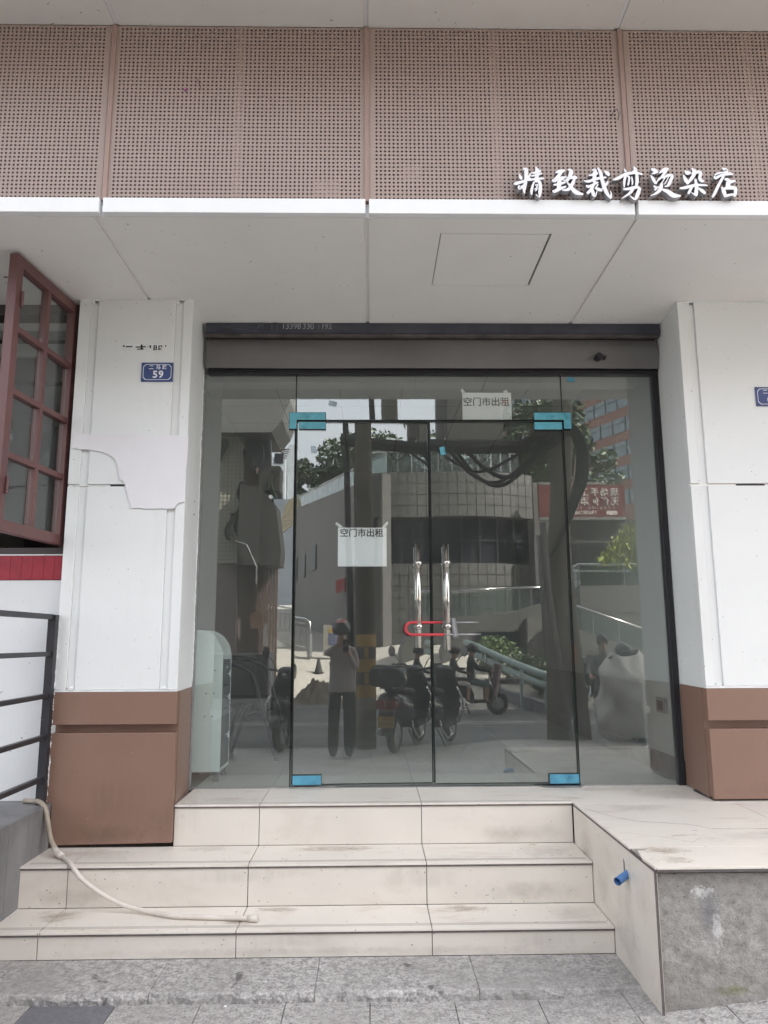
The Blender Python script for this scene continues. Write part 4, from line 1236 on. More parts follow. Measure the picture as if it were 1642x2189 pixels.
hp2 = [(-1.690,-.665,.392),(-1.640,-.715,.380),(-1.575,-.79,.379),(-1.520,-.860,.362),(-1.46,-.895,.318),(-1.36,-.905,.255),(-1.25,-.915,.205),(-1.16,-.925,.184),(-1.07,-.955,.177),(-.96,-1.000,.1765),(-.80,-1.020,.1765),(-.66,-1.036,.1765),(-.562,-1.050,.1765)]
MB().tube(smooth_path(hp2), .0120, 12).build('clear_length', HOSE, hz, smooth=True)
MB().tube([(-1.712,-.648,.407),(-1.690,-.665,.392),(-1.660,-.695,.384),(-1.640,-.715,.380)], .0172, 12).build('collar', HOSE, hz, smooth=True)
MB().tube([(-.600,-1.0455,.1785),(-.552,-1.0515,.1785)], [.0155, .0185], 14).build('end_fitting', HOSE, hz, smooth=True)

# litter
def litter(name, label, pts, m_, cat):
    mb = MB(); rr = random.Random(len(label))
    for (x, y, z, r) in pts: mb.sphere((x, y, z+r*.4), r, 6, 4, (1.2, .8, .55))
    tag(mb.build(name, m_), label, cat)
CRUMB = pm('pale_crumb', (.62, .56, .46), .8)
litter('mortar_crumb', 'pale mortar crumbs on the upper step by the platform', [(.90, -.505, Z2, .010), (.915, -.512, Z2, .007), (.888, -.515, Z2, .006), (.925, -.503, Z2, .005)], CRUMB, 'crumbs')
litter('pebble', 'white pebble on the pavement in front of the kerb', [(-.610, -1.53, .001, .006)], FASCIA, 'pebble')

# ================================================================ the room behind the glass
fl = MB().box(-2.0, 2.4, .002, 5.6, ZP-.05, ZP-.0105).build('shop_floor', GROUT)
fl['kind'] = 'structure'
fx = [-1.56, -.632, .272, 1.176, 2.08]
for j in range(6):
    for i in range(4):
        piece('floor_tile', FLOOR, fl, fx[i]+.001, fx[i+1]-.001, .003+.905*j+.001, .003+.905*(j+1)-.001, ZP-.010, ZP, .0008)
room = tag(MB().box(-1.66, -1.56, -.003, 5.6, ZP-.01, 3.9).box(2.03, 2.13, .021, 5.6, ZP-.01, 3.9).build('shop_wall', WALLIN), kind='structure')
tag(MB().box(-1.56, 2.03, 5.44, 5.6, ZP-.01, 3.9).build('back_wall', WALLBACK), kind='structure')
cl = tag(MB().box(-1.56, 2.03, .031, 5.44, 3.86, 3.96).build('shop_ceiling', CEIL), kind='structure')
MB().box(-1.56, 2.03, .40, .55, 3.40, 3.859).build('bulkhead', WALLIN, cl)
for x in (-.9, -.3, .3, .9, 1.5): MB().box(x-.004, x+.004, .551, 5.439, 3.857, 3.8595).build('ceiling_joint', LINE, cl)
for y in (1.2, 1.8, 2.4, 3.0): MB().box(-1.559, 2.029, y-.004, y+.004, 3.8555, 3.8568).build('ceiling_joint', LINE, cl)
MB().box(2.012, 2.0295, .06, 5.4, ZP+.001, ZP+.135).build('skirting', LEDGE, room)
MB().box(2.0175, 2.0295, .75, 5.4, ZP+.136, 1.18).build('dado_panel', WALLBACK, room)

cab = thing('drawer_cabinet', 'mint green drawer cabinet with a rounded top behind the left side pane', 'cabinet', (-1.13, .45, ZP))
cx0, cx1, cy0, cy1, cz0, cz1 = -1.24, -1.000, .20, .52, .650, 1.577
def side_poly():
    P = [(cx0, cz0), (cx1, cz0), (cx1, 1.385)]
    for k_ in range(9):
        t = k_/8*pi/2
        P.append((cx1-.165*(1-cos(t)), 1.385+.19*sin(t)))
    P.append((cx0, cz1-.002))
    return P
for y in (cy0, cy1-.016): MB().prism(side_poly(), 'y', y, y+.016).build('side_panel', MINT, cab, .0015)
MB().box(cx0, cx1-.002, cy0+.0165, cy1-.0165, cz0, cz0+.018).build('bottom_board', MINT, cab)
MB().box(cx0, cx1-.004, cy0+.0165, cy1-.0165, 1.352, 1.372).build('top_board', GREYDRAWER, cab)
MB().box(cx0, cx0+.01, cy0+.0165, cy1-.0165, cz0+.019, 1.55).build('back_board', MINT, cab)
for (a, b) in ((.672, 1.040), (1.046, 1.200), (1.206, 1.348)):
    dw = MB().box(cx1-.018, cx1-.002, cy0+.018, cy1-.018, a, b).build('drawer', GREYDRAWER, cab, .001)
    zk = (a+b)/2 if a > .7 else .87
    MB().cyl((cx1-.002, .37, zk), (cx1+.018, .37, zk), .004, n=8).cyl((cx1+.0175, .37, zk-.018), (cx1+.0175, .37, zk+.018), .0055, n=8).build('knob', SIGNWHITE, dw)
    if a > 1.2: MB().sphere((cx1, .35, 1.322), .007, 8, 6).build('lock_button', SIGNWHITE, dw)
for (x, y) in ((-1.03, .235), (-1.03, .485), (-1.21, .235), (-1.21, .485)):
    MB().cyl((x, y, ZP+.001), (x, y, ZP+.022), .019, n=14).cyl((x, y, ZP+.022), (x, y, cz0), .013, n=12).build('foot', BLACK, cab)
sp = MB()
for (x, z) in ((-1.05, 1.305), (-1.105, 1.155), (-1.055, 1.155), (-1.11, 1.005), (-1.06, 1.005)): sp.cyl((x, cy0-.0008, z), (x, cy0+.0005, z), .0048, n=10)
sp.build('screw_cap', GREYDRAWER, cab)

ch = thing('tube_chair', 'black steel tube chair with a dark seat behind the mint cabinet', 'chair', (-.95, 1.35, ZP))
def leg_path(y0, yfoot):
    return smooth_path([(-1.28, y0, 1.34), (-1.10, y0, 1.325), (-.98, y0, 1.285), (-.925, y0, 1.235), (-.885, y0, 1.12), (-.80, (y0+yfoot)/2, .84), (-.735, yfoot, ZP+.002)], 5)
MB().tube(leg_path(1.02, 1.10), .0205, 10).build('front_tube', BLACK, ch, smooth=True)
MB().tube([p+Vector((.04, 0, .02)) for p in leg_path(1.56, 1.62)], .0205, 10).build('front_tube', BLACK, ch, smooth=True)
for y in (1.1, 1.6): MB().tube([(-1.00, y, 1.02), (-1.08, y, .86), (-1.17, y, ZP+.002)], .016, 10).build('rear_leg', BLACK, ch, smooth=True)
MB().tube([(-1.08, 1.1, .86), (-.84, 1.1, .93)], .009, 8).tube([(-1.08, 1.6, .86), (-.84, 1.6, .93)], .009, 8).build('stretcher', BLACK, ch)
MB().box(-1.27, -.83, 1.08, 1.60, 1.005, 1.045).build('seat', pm('dark_seat_vinyl', (.05, .05, .055), .5, 0, .1), ch, .015)
MB().grid(8, 4, lambda u, v: (-1.27-.03*sin(pi*v), 1.10+u*.48, 1.10+v*.30)).grid(8, 4, lambda u, v: (-1.295-.03*sin(pi*v), 1.10+u*.48, 1.10+v*.30)).build('backrest', MATS['dark_seat_vinyl'], ch)

ol = thing('wall_socket', 'small wall socket box low on the right wall inside the shop', 'socket', (2.02, .37, 1.0))
MB().box(2.008, 2.0294, .29, .452, .995, 1.095).build('socket_box', GREYDRAWER, ol, .003)
MB().box(2.004, 2.0078, .325, .415, 1.012, 1.075).build('socket_hole', BLACK, ol)

rod = MB().cyl((-1.36, .35, 2.40), (-1.24, .52, ZP+.002), .011, n=8)
tag(rod.build('wooden_rod', DARKFRAME), 'dark rod leaning inside the left side pane above the cabinet', 'rod')
# ================================================================ the street in front (seen in the glass)
ASPHALT = pm('worn_asphalt', (.075, .075, .078), .8, 0, .18, .7, stain=.3, stain_col=(.11, .11, .108), stain_s=.8, bump=.002, bs=80)
APRON = pm('pale_concrete_apron', (.33, .31, .275), .85, 0, .14, .6, stain=.3, stain_col=(.22, .205, .18), stain_s=.9)
CLAD = pm('grey_stone_cladding', (.115, .113, .108), .55, 0, .07, .6)
RENDER = pm('weathered_pale_render', (.17, .163, .153), .8, 0, .10, .4, stain=.3, stain_col=(.11, .105, .095), stain_s=.7, stretch=(1, 1, .3))
WINDARK = pm('dark_window_glass', (.014, .016, .022), .3, 0, .1, spec=.12)
LEAF = pm('dark_green_leaf', (.035, .062, .022), .5, 0, .35, 2.5)
LEAFB = pm('bushy_green_leaf', (.085, .135, .045), .45, 0, .35, 5)
LEAFY = pm('yellow_green_leaf', (.26, .30, .05), .4, 0, .3, 6)
BARK = pm('grey_brown_bark', (.10, .08, .06), .9, 0, .25, 14)
POLEC = pm('stained_concrete_pole', (.16, .14, .115), .85, 0, .15, 3)
YELLOW = pm('faded_yellow_paint', (.40, .24, .035), .6, 0, .15, 8)
BAGBLACK = pm('faded_black_paint', (.035, .033, .033), .6, 0, .2, 8)
CABLE = pm('black_cable_sheath', (.014, .014, .015), .6, 0, .2)
GREYBOX = pm('beige_metal_box', (.30, .28, .24), .5, 0, .08, 4)
BRICKRED = pm('red_brown_wall_tile', (.21, .105, .08), .6, 0, .08, .3)
BLUEWIN = pm('sky_blue_ribbon_glass', (.17, .21, .23), .12, 0, .08)
SIGNRED = pm('dark_red_sign_face', (.12, .025, .022), .45, 0, .08, 1)
RAILST = pm('railing_steel', (.5, .5, .5), .25, 1.0, .05, 20)
RAILGLASS = glass_mat('balustrade_glass', (.72, .80, .78), .09)
GUARD = pm('pale_green_guardrail', (.36, .46, .43), .45, 0, .08, 5)
PBLACK = pm('glossy_black_plastic', (.012, .012, .014), .18, 0, .1, 10)
RUBBER = pm('tyre_rubber', (.018, .018, .018), .75, 0, .2, 20)
TAILRED = pm('red_lens', (.22, .012, .012), .15, 0, .1)
CHROME = pm('chrome_trim', (.65, .65, .66), .1, 1.0, .03)
LENS = pm('headlamp_lens', (.50, .52, .53), .08, 0, .05, spec=.8)
PLATEY = pm('yellow_number_plate', (.42, .24, .03), .5, 0, .06)
DIRT = pm('heap_of_dirt', (.10, .085, .065), .95, 0, .4, 6, bump=.01, bs=12)
SKIN = pm('skin', (.42, .25, .18), .55, 0, .06, 10)
KNIT = pm('grey_jersey', (.36, .32, .31), .85, 0, .12, 20, bump=.001, bs=120)
TROUSER = pm('black_trousers', (.018, .018, .02), .8, 0, .2, 12)
SHOE = pm('dark_shoe', (.03, .028, .028), .5)
CLOTHDARK = pm('dark_jacket', (.022, .024, .03), .8, 0, .2, 10)
SHORTS = pm('pale_shorts', (.55, .52, .48), .8, 0, .06, 10)
HELMRED = pm('maroon_helmet_shell', (.33, .085, .09), .2, 0, .05, coat=.4)
HELMBLK = pm('black_helmet_shell', (.015, .015, .017), .18, 0, .05, coat=.4)
VISOR = pm('smoked_visor', (.012, .014, .016), .05, 0, .05, spec=.8)
COVER = pm('beige_rain_cover', (.52, .49, .45), .65, 0, .08, 4)
TARP = pm('grey_tarpaulin', (.032, .031, .028), .7, 0, .2, 3)
TILEWALL = pm('cream_wall_tile', (.40, .385, .32), .4, 0, .08, 4)
PLANK = pm('old_timber', (.12, .08, .06), .8, 0, .3, 5, stretch=(1, 1, .1))
PINKRENDER = pm('pinkish_render', (.12, .09, .08), .8, 0, .12, 1)
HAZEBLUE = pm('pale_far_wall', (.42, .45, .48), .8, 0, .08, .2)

tag(MB().box(-60, 80, -60, -5.90, -.10, -.024).build('road', ASPHALT), kind='structure')
ln = MB()
for (y, w) in ((-9.2, .09), (-9.5, .09)): ln.box(-60, 80, y-w, y, -.0235, -.0195)
tag(ln.build('road_marking', pm('worn_road_paint', (.30, .30, .29), .7, 0, .4, 6)), kind='structure')
tag(MB().box(-40, 60, -6.02, -5.90, -.02, .004).build('kerb_stone', GRANITE), kind='structure')
def gz(x, d):
    d0 = 16.6 if x < .3 else max(12.2, 16.6-(x-.3)*1.9)
    if d < d0: return -.03
    return min((d-d0)*.27, 1.15)+max(0, d-d0-4.3)*.07-.02
tag(MB().grid(90, 60, lambda u, v: (-30+u*70, -12-v*75, gz(-30+u*70, 12+v*75))).build('concrete_apron', APRON, smooth=True), kind='structure')
mhole = MB().cyl((3.2, -14.2, gz(3.2, 14.2)+.002), (3.2, -14.2, gz(3.2, 14.2)+.012), .38, n=24)
tag(mhole.build('manhole_cover', GALV), 'round grey manhole cover in the pale concrete apron', 'manhole cover')

# ---- curved stone-clad building opposite
cb = thing('curved_building', 'grey stone clad building with a curved front and a dark ribbon window opposite the shop', 'building', (3.1, -24, 0))
CC = Vector((3.05, -25.2)); CR = 5.0
def arcp(a, r, z): return (CC.x+r*sin(a), CC.y+r*cos(a), z)
A0, A1 = -.40, .56
def shell(a0, a1, r0, r1, z0, z1, n, mb=None):
    mb = mb or MB()
    rings = []
    for k_ in range(n+1):
        a = a0+(a1-a0)*k_/n
        rings.append([arcp(a, r0, z0), arcp(a, r1, z0), arcp(a, r1, z1), arcp(a, r0, z1)])
    return mb.loft(rings)
shell(A0, A1, 3.0, CR-.03, .2, 4.06, 16).build('core_wall', GROUT, cb)
shell(A0, A1, 3.0, CR-.35, 4.061, 5.66, 16).build('ribbon_glass', WINDARK, cb)
shell(A0, A1, 3.0, CR-.03, 5.661, 7.24, 16).build('core_wall', GROUT, cb)
NP = 15
da = (A1-A0)/NP
protoP = {}
for (z0, z1, rows) in ((.6, 4.05, 9), (5.665, 7.25, 4)):
    h = (z1-z0)/rows
    for r in range(rows):
        for k_ in range(NP):
            key = round(h, 3)
            if key not in protoP:
                me = shell(-da/2+.0024, da/2-.0024, CR-.03, CR, -h/2+.012, h/2-.012, 2)
                for q in range(len(me.v)): me.v[q] = (me.v[q][0]-CC.x, me.v[q][1]-CC.y, me.v[q][2])
                o = me.build('cladding_panel', CLAD, cb, origin=(0, 0, 0)); protoP[key] = o.data
            else:
                o = bpy.data.objects.new('cladding_panel', protoP[key]); COL.objects.link(o); o.parent = cb
            o.location = Vector((CC.x, CC.y, z0+h*(r+.5)))-WL[cb.name]
            o.rotation_euler = (0, 0, -(A0+da*(k_+.5)))
for k_ in range(8):
    a = A0+(A1-A0)*k_/7
    MB().obox(arcp(a, CR-.32, 4.065), arcp(a, CR-.32, 5.655), .06, .06, (sin(a), cos(a), 0)).build('mullion', BLACK, cb)
shell(A0, A1, CR-.37, CR-.30, 4.85, 4.90, 16).build('transom_bar', BLACK, cb)
MB().box(5.75, 7.3, -22.5, -21.0, .2, 7.0).build('side_wall', RENDER, cb)
MB().box(5.55, 6.2, -20.9, -20.2, 3.2, 4.9).build('bay', CLAD, cb)
for k_ in range(8): MB().box(5.58+k_*.08, 5.61+k_*.08, -20.95, -20.905, 1.6, 3.15).build('grille_bar', BLACK, cb)
MB().box(5.5, 6.3, -20.90, -20.85, 1.5, 3.19).build('grille_backing', WINDARK, cb)

# ---- long pale wall rising to the left
ww = thing('long_pale_building', 'long pale rendered building along the sloping side street left of the curved building', 'building', (-.5, -32, 0))
WA, WB = Vector((1.76, -20.1, 0)), Vector((-7.5, -70.0, 0))
wd = (WB-WA).normalized(); wnv = Vector((-wd.y, wd.x, 0))
if wnv.x < 0: wnv = -wnv
def wtop(t): return 7.15+(t/18.3)*2.0
def WPt(t, off, z): 
    p = WA+wd*t+wnv*off
    return (p.x, p.y, z)
wl = MB()
segs = [0, 7, 13, 20, 30, 50.7]
for i in range(5):
    t0, t1 = segs[i], segs[i+1]
    wl.add([WPt(t0, 0, 0), WPt(t1, 0, 0), WPt(t1, .3, 0), WPt(t0, .3, 0), WPt(t0, 0, wtop(t0)), WPt(t1, 0, wtop(t1)), WPt(t1, .3, wtop(t1)), WPt(t0, .3, wtop(t0))],
           [(0,3,2,1),(4,5,6,7),(0,1,5,4),(1,2,6,5),(2,3,7,6),(3,0,4,7)])
wl.build('wall', RENDER, ww)
for (t, z, w, h) in ((1.1, 3.25, .55, .75), (13.2, 5.0, 1.5, 1.25), (16.3, 4.9, 1.2, 1.25), (19.2, 4.85, 1.2, 1.4), (23, 5.2, 1.3, 1.5)):
    f = MB()
    a, b = t-w/2, t+w/2
    f.add([WPt(a, -.06, z), WPt(b, -.06, z), WPt(b, -.005, z), WPt(a, -.005, z), WPt(a, -.06, z+h), WPt(b, -.06, z+h), WPt(b, -.005, z+h), WPt(a, -.005, z+h)],
          [(0,3,2,1),(4,5,6,7),(0,1,5,4),(1,2,6,5),(2,3,7,6),(3,0,4,7)])
    wv = f.build('window', BLACK, ww)
    g_ = MB(); a, b = a+.06, b-.06; z0, z1 = z+.06, z+h-.06
    g_.add([WPt(a, -.075, z0), WPt(b, -.075, z0), WPt(b, -.061, z0), WPt(a, -.061, z0), WPt(a, -.075, z1), WPt(b, -.075, z1), WPt(b, -.061, z1), WPt(a, -.061, z1)],
          [(0,3,2,1),(4,5,6,7),(0,1,5,4),(1,2,6,5),(2,3,7,6),(3,0,4,7)])
    g_.build('pane', WINDARK, wv)
for (t, z0, z1, w) in ((3.2, 1.6, 7.0, .05), (4.6, 1.7, 4.6, .16)):
    MB().tube([WPt(t, -.08, z0), WPt(t, -.08, z1)], w/2, 8).build('down_pipe', GALV, ww)
def balustrade(name, label, pts, h, n, brackets=True, group=None):
    """steel handrail over glass panes along a line of base points"""
    t = thing(name, label, 'balustrade', pts[0], group='glass balustrades across the street')
    for i in range(len(pts)-1):
        p, q = Vector(pts[i]), Vector(pts[i+1]); up = Vector((0, 0, h))
        MB().tube([p+up, q+up], .032, 8).build('handrail', RAILST, t, smooth=True)
        sd = (q-p).cross(Vector((0, 0, 1))).normalized()*.006
        for k_ in range(n):
            a = p+(q-p)*((k_+.03)/n); b = p+(q-p)*((k_+.97)/n)
            MB().add([a-sd, b-sd, b+sd, a+sd, a-sd+up*.9, b-sd+up*.9, b+sd+up*.9, a+sd+up*.9], [(0,3,2,1),(4,5,6,7),(0,1,5,4),(1,2,6,5),(2,3,7,6),(3,0,4,7)]).build('pane', RAILGLASS, t)
            MB().obox(a, a+up, .03, .03, sd).build('post', RAILST, t)
    return t
balustrade('glass_balustrade', 'glass balustrade along the sloping roof edge of the long pale building', [WPt(0, .15, wtop(0)), WPt(24, .15, wtop(24))], .75, 18)
balustrade('glass_balustrade', 'glass balustrade on the flat roof of the curved building', [arcp(-.36, CR-.3, 7.26), arcp(-.05, CR-.3, 7.26), arcp(.25, CR-.3, 7.26), arcp(.5, CR-.3, 7.26)], .8, 3)
rmp = thing('access_ramp', 'pale concrete access ramp climbing in front of the curved building', 'ramp', (4, -17, 0))
MB().prism([(2.0, 1.2), (2.36, 2.14), (3.92, 2.24), (5.5, 2.70), (5.5, .1), (2.0, .1)], 'y', -17.6, -16.6).build('ramp_wall', CLAD, rmp)
MB().box(3.0, 4.25, -16.598, -16.55, .5, 1.72).build('garage_opening', WINDARK, rmp)
MB().box(4.4, 5.45, -16.59, -16.3, .3, 2.1).build('ramp_pier', RENDER, rmp)
MB().box(5.6, 9.5, -15.9, -15.1, .0, 2.92).build('ramp_wall', CLAD, rmp)
for x in (6.3, 7.0, 7.7, 8.4): MB().box(x-.008, x+.008, -15.099, -15.095, .3, 2.9).build('panel_joint', GROUT, rmp)
for z in (1.0, 1.6, 2.2): MB().box(5.62, 9.4, -15.0945, -15.092, z-.008, z+.008).build('panel_joint', GROUT, rmp)
balustrade('glass_balustrade', 'glass balustrade with a steel rail on the ramp below the ribbon window', [(2.30, -16.75, 2.14), (3.92, -16.75, 2.26), (5.35, -16.75, 2.26)], .72, 4)
balustrade('glass_balustrade', 'glass balustrade on the landing under the leafy young tree', [(5.1, -16.0, 2.55), (5.62, -15.3, 2.93), (9.3, -15.3, 2.93)], .58, 3)
balustrade('glass_balustrade', 'glass balustrade sloping down beside the stairs at the right', [(5.0, -14.3, 1.85), (7.6, -14.3, .95)], .58, 4)
tag(MB().prism([(5.0, 0), (7.6, 0), (7.6, .93), (5.0, 1.83)], 'y', -14.9, -14.1).build('stair_flank', CLAD), 'sloping stone flank of the stairs at the right across the street', 'stairs')

# ---- red sign, dark shop under it, brick-red building behind
sh_ = thing('sign_shop', 'dark shop unit under a wide dark red sign board across the street', 'shop', (8.0, -21, 0))
MB().box(6.5, 12, -24, -20.35, 0, 5.55).build('wall', pm('dark_shop_wall', (.05, .047, .044), .8, 0, .15, 1), sh_)  # plain dark wall colour
for k_ in range(16): MB().box(6.75+k_*.12, 6.78+k_*.12, -20.348, -20.30, 2.9, 4.75).build('grille_bar', BLACK, sh_)
MB().box(6.6, 8.9, -20.3, -20.26, 3.75, 3.80).build('grille_rail', GALV, sh_)
sb = thing('sign_board', 'wide dark red sign board with pale Chinese lettering and a phone number', 'sign board', (7.6, -20.2, 5.6))
MB().box(5.75, 8.72, -20.34, -20.15, 5.62, 6.74).build('board', SIGNRED, sb)
MB().box(5.75, 8.72, -20.36, -20.14, 5.52, 5.615).box(5.75, 8.1, -20.36, -20.14, 6.745, 6.83).build('trim', RENDER, sb)
PALE = pm('pale_sign_lettering', (.50, .44, .42), .5, 0, .08, 10)
RZ = (pi/2, 0, pi)
for i, c in enumerate('现场手工炒'): text('lettering', c, .30, .01, PALE, sb, (8.36-i*.345, -20.143, 6.46), rot=RZ, bold=.004)
for i, c in enumerate('无任何添加'): text('lettering', c, .30, .01, PALE, sb, (8.36-i*.345, -20.143, 6.14), rot=RZ, bold=.004)
mk = MB()
for i in range(11):
    if i in (4, 7): continue
    for (dx, dz, w, h) in ((0, .03, .07, .014), (0, -.02, .08, .014), (.0, .0, .014, .10)):
        mk.box(8.3-i*.14+dx-w/2, 8.3-i*.14+dx+w/2, -20.146-.001*h*100*.01, -20.14, 5.93+dz-h/2, 5.93+dz+h/2)
mk.build('small_print', PALE, sb)
text('lettering', '1369810677', .19, .01, PALE, sb, (7.25, -20.143, 5.76), rot=RZ, bold=.004)
MB().box(8.05, 8.42, -20.15, -20.14, 5.69, 5.83).build('badge', PALE, sb)

rb = thing('brick_red_building', 'tall brick red building with sky blue ribbon windows behind the red sign', 'building', (27, -82, 0))
RA, RB = Vector((20.5, -104, 0)), Vector((33.5, -74, 0))
rd = (RB-RA).normalized(); rn = Vector((-rd.y, rd.x, 0)); RL = (RB-RA).length
if rn.y < 0: rn = -rn
def RP(t, off, z):
    p = RA+rd*t+rn*off
    return (p.x, p.y, z)
def rbox(t0, t1, o0, o1, z0, z1, mb=None):
    mb = mb or MB()
    return mb.add([RP(t0, o0, z0), RP(t1, o0, z0), RP(t1, o1, z0), RP(t0, o1, z0), RP(t0, o0, z1), RP(t1, o0, z1), RP(t1, o1, z1), RP(t0, o1, z1)],
                  [(0,3,2,1),(4,5,6,7),(0,1,5,4),(1,2,6,5),(2,3,7,6),(3,0,4,7)])
rbox(-1, RL+8, -14, 0, 0, 40).build('wall', BRICKRED, rb)
for fl_i in range(8):
    z = 17.2+fl_i*2.95
    w_ = rbox(1.0, RL-3.2-(1.6 if fl_i > 3 else 0)*(fl_i-3)*.9, .01, .06, z, z+1.75).build('window', BLUEWIN, rb)
    te = RL-3.2-(1.6 if fl_i > 3 else 0)*(fl_i-3)*.9
    rbox(te+.001, te+1.2, .01, .055, z+.12, z+1.63).build('window_end', BLUEWIN, rb, .0)
    mm = MB()
    nb_ = 13
    for k_ in range(nb_+1):
        t = 1.0+(te-1.0)*k_/nb_
        rbox(t-.07, t+.07, .065, .12, z, z+1.75, mm)
    rbox(1.0, te, .062, .10, z+1.12, z+1.2, mm)
    mm.build('window_frame', BLACK, w_)
for (t, z) in ((RL-3.9, 22.2), (RL-2.8, 16.4), (RL-5.0, 16.2)):
    ac = rbox(t, t+1.0, .13, .6, z, z+.85).build('air_conditioner', RENDER, rb)
    MB().cyl(RP(t+.35, .605, z+.42), RP(t+.35, .63, z+.42), .3, n=16).build('fan_grille', BLACK, ac)
fh = thing('far_apartment_block', 'pale far apartment block beyond the sloping side street', 'building', (-12, -120, 0))
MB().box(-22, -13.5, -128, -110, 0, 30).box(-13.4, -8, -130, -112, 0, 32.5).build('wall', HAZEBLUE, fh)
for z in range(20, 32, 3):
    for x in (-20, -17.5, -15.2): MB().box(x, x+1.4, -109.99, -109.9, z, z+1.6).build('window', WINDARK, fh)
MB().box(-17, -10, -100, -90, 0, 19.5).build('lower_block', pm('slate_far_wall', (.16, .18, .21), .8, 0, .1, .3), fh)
rfh = thing('lattice_roof', 'slatted yellowish roof edge beside the far blocks', 'roof', (-6.0, -52, 9))
for k_ in range(9): MB().obox((-7.6+.10*k_, -55+k_*.2, 9.8+.27*k_), (-4.9+.05*k_, -50+k_*.2, 10.7+.27*k_), .12, .10).build('slat', pm('weathered_slat', (.42, .36, .24), .8, 0, .2, 3), rfh)

# ---- vegetation
def leaves(mb, blobs, n, size, seed, flat=.6):
    rr = random.Random(seed)
    tot = sum(b[3]**2 for b in blobs)
    for (x, y, z, r) in blobs:
        for _ in range(int(n*r*r/tot)):
            a = rr.uniform(0, 2*pi); c = rr.uniform(-1, 1); q = r*(.55+.5*rr.random()**.6)
            s_ = sqrt(1-c*c)
            p = Vector((x+q*s_*cos(a), y+q*s_*sin(a), z+q*c*.85))
            d = Vector((rr.uniform(-1, 1), rr.uniform(-1, 1), rr.uniform(-.7, .7))).normalized()
            e = d.cross(Vector((rr.uniform(-1, 1), rr.uniform(-1, 1), rr.uniform(-1, 1)))).normalized()
            L_ = size*rr.uniform(.6, 1.3); W_ = L_*.42
            mb.add([p-d*L_*.5, p+e*W_*.5, p+d*L_*.5, p-e*W_*.5], [(0, 1, 2, 3)])
    return mb
def tree(label, x, y, z0, h, r, seed, n=2600, size=.42, name='broadleaf_tree', lm=None):
    t = thing(name, label, 'tree', (x, y, z0), group='trees above the wall across the street')
    rr = random.Random(seed)
    tr = MB().tube([(x, y, z0), (x+.1, y, z0+h*.35), (x+.2*rr.uniform(-1, 1), y, z0+h*.8)], [r*.09, r*.07, r*.025], 8)
    blobs = []
    for k_ in range(11):
        a = rr.uniform(0, 2*pi); q = r*rr.uniform(.15, .75)
        b = (x+q*cos(a), y+q*sin(a)*.8, z0+h*rr.uniform(.42, .95), r*rr.uniform(.28, .5))
        blobs.append(b)
        if k_ < 6: tr.tube([(x, y, z0+h*.35), ((x+b[0])/2, (y+b[1])/2, z0+h*.5), (b[0], b[1], b[2])], [r*.05, r*.035, r*.012], 6)
    tr.build('trunk', BARK, t)
    leaves(MB(), blobs, n, size, seed+1).build('crown', lm or LEAF, t)
    return t
TL = [('small dark tree standing alone against the sky at the left end of the tree row', -1.9, -47, 9.5, 4.4, 1.6),
      ('dark tree with a rounded crown second from the left in the row above the wall', .1, -46, 9.2, 5.4, 2.7),
      ('dense dark tree just left of the striped pole in the row above the wall', 2.5, -43, 8.5, 6.3, 2.9),
      ('dark tree behind the striped pole in the row above the wall', 3.6, -37, 7.2, 6.8, 2.6),
      ('dark leafy tree rising above the middle of the curved roof', 6.0, -35, 7.0, 7.2, 2.6),
      ('leafy tree rising behind the grey cable box', 8.4, -34, 6.8, 7.0, 2.5),
      ('loose leafy tree between the cable box and the brick red building', 9.9, -31, 6.6, 6.6, 2.2),
      ('dark slender tree in front of the brick red building', 14.6, -45, 5.0, 9.5, 2.6)]
for i, (lab, x, y, z0, h, r) in enumerate(TL): tree(lab, x, y, z0, h, r, 20+i)
hg = MB(); bl = [(-1.5+.9*k_, -44+.7*k_, 10.2-.12*k_, 1.2) for k_ in range(8)]
leaves(hg, bl, 5200, .4, 99)
tag(hg.build('undergrowth', LEAF), kind='stuff')
def bush(label, x, y, z, r, seed, m_=None):
    t = thing('shrub', label, 'shrub', (x, y, z), group='shrubs behind the guardrail')
    rr = random.Random(seed)
    bl = [(x+r*rr.uniform(-.5, .5), y+r*rr.uniform(-.4, .4), z+r*rr.uniform(.5, 1.1), r*rr.uniform(.45, .7)) for _ in range(7)]
    leaves(MB(), bl, 1500, .11, seed).build('foliage', m_ or LEAFB, t)
    MB().tube([(x, y, z-.1), (x, y, z+r*.8)], .03, 6).build('stem', BARK, t)
bush('large rounded shrub behind the middle of the guardrail', 3.25, -14.9, .65, .62, 51)
bush('small dark shrub in front of the large rounded one', 3.65, -13.9, .45, .45, 52)
bush('bright low shrub at the foot of the guardrail', 3.95, -13.0, .25, .38, 53, pm('bright_leaf', (.10, .16, .035), .45, 0, .3, 5))
bush('tall shrub beside the leaning timber-coloured pole', 4.15, -12.6, .3, .62, 54)
yt = thing('young_tree', 'young yellow-green broad-leaved tree hanging in front of the red sign shop', 'tree', (7.5, -15.6, 2.9))
MB().tube([(7.5, -15.6, 1.5), (7.4, -15.6, 3.4), (7.25, -15.6, 4.6), (7.1, -15.6, 5.2)], [.05, .045, .03, .012], 8).tube([(7.38, -15.6, 3.6), (6.9, -15.6, 4.2), (6.5, -15.55, 4.0)], [.025, .018, .008], 6).tube([(7.3, -15.6, 4.3), (6.95, -15.6, 4.7), (6.75, -15.6, 4.6)], [.02, .014, .006], 6).build('trunk', BARK, yt)
lv = MB(); rr = random.Random(77)
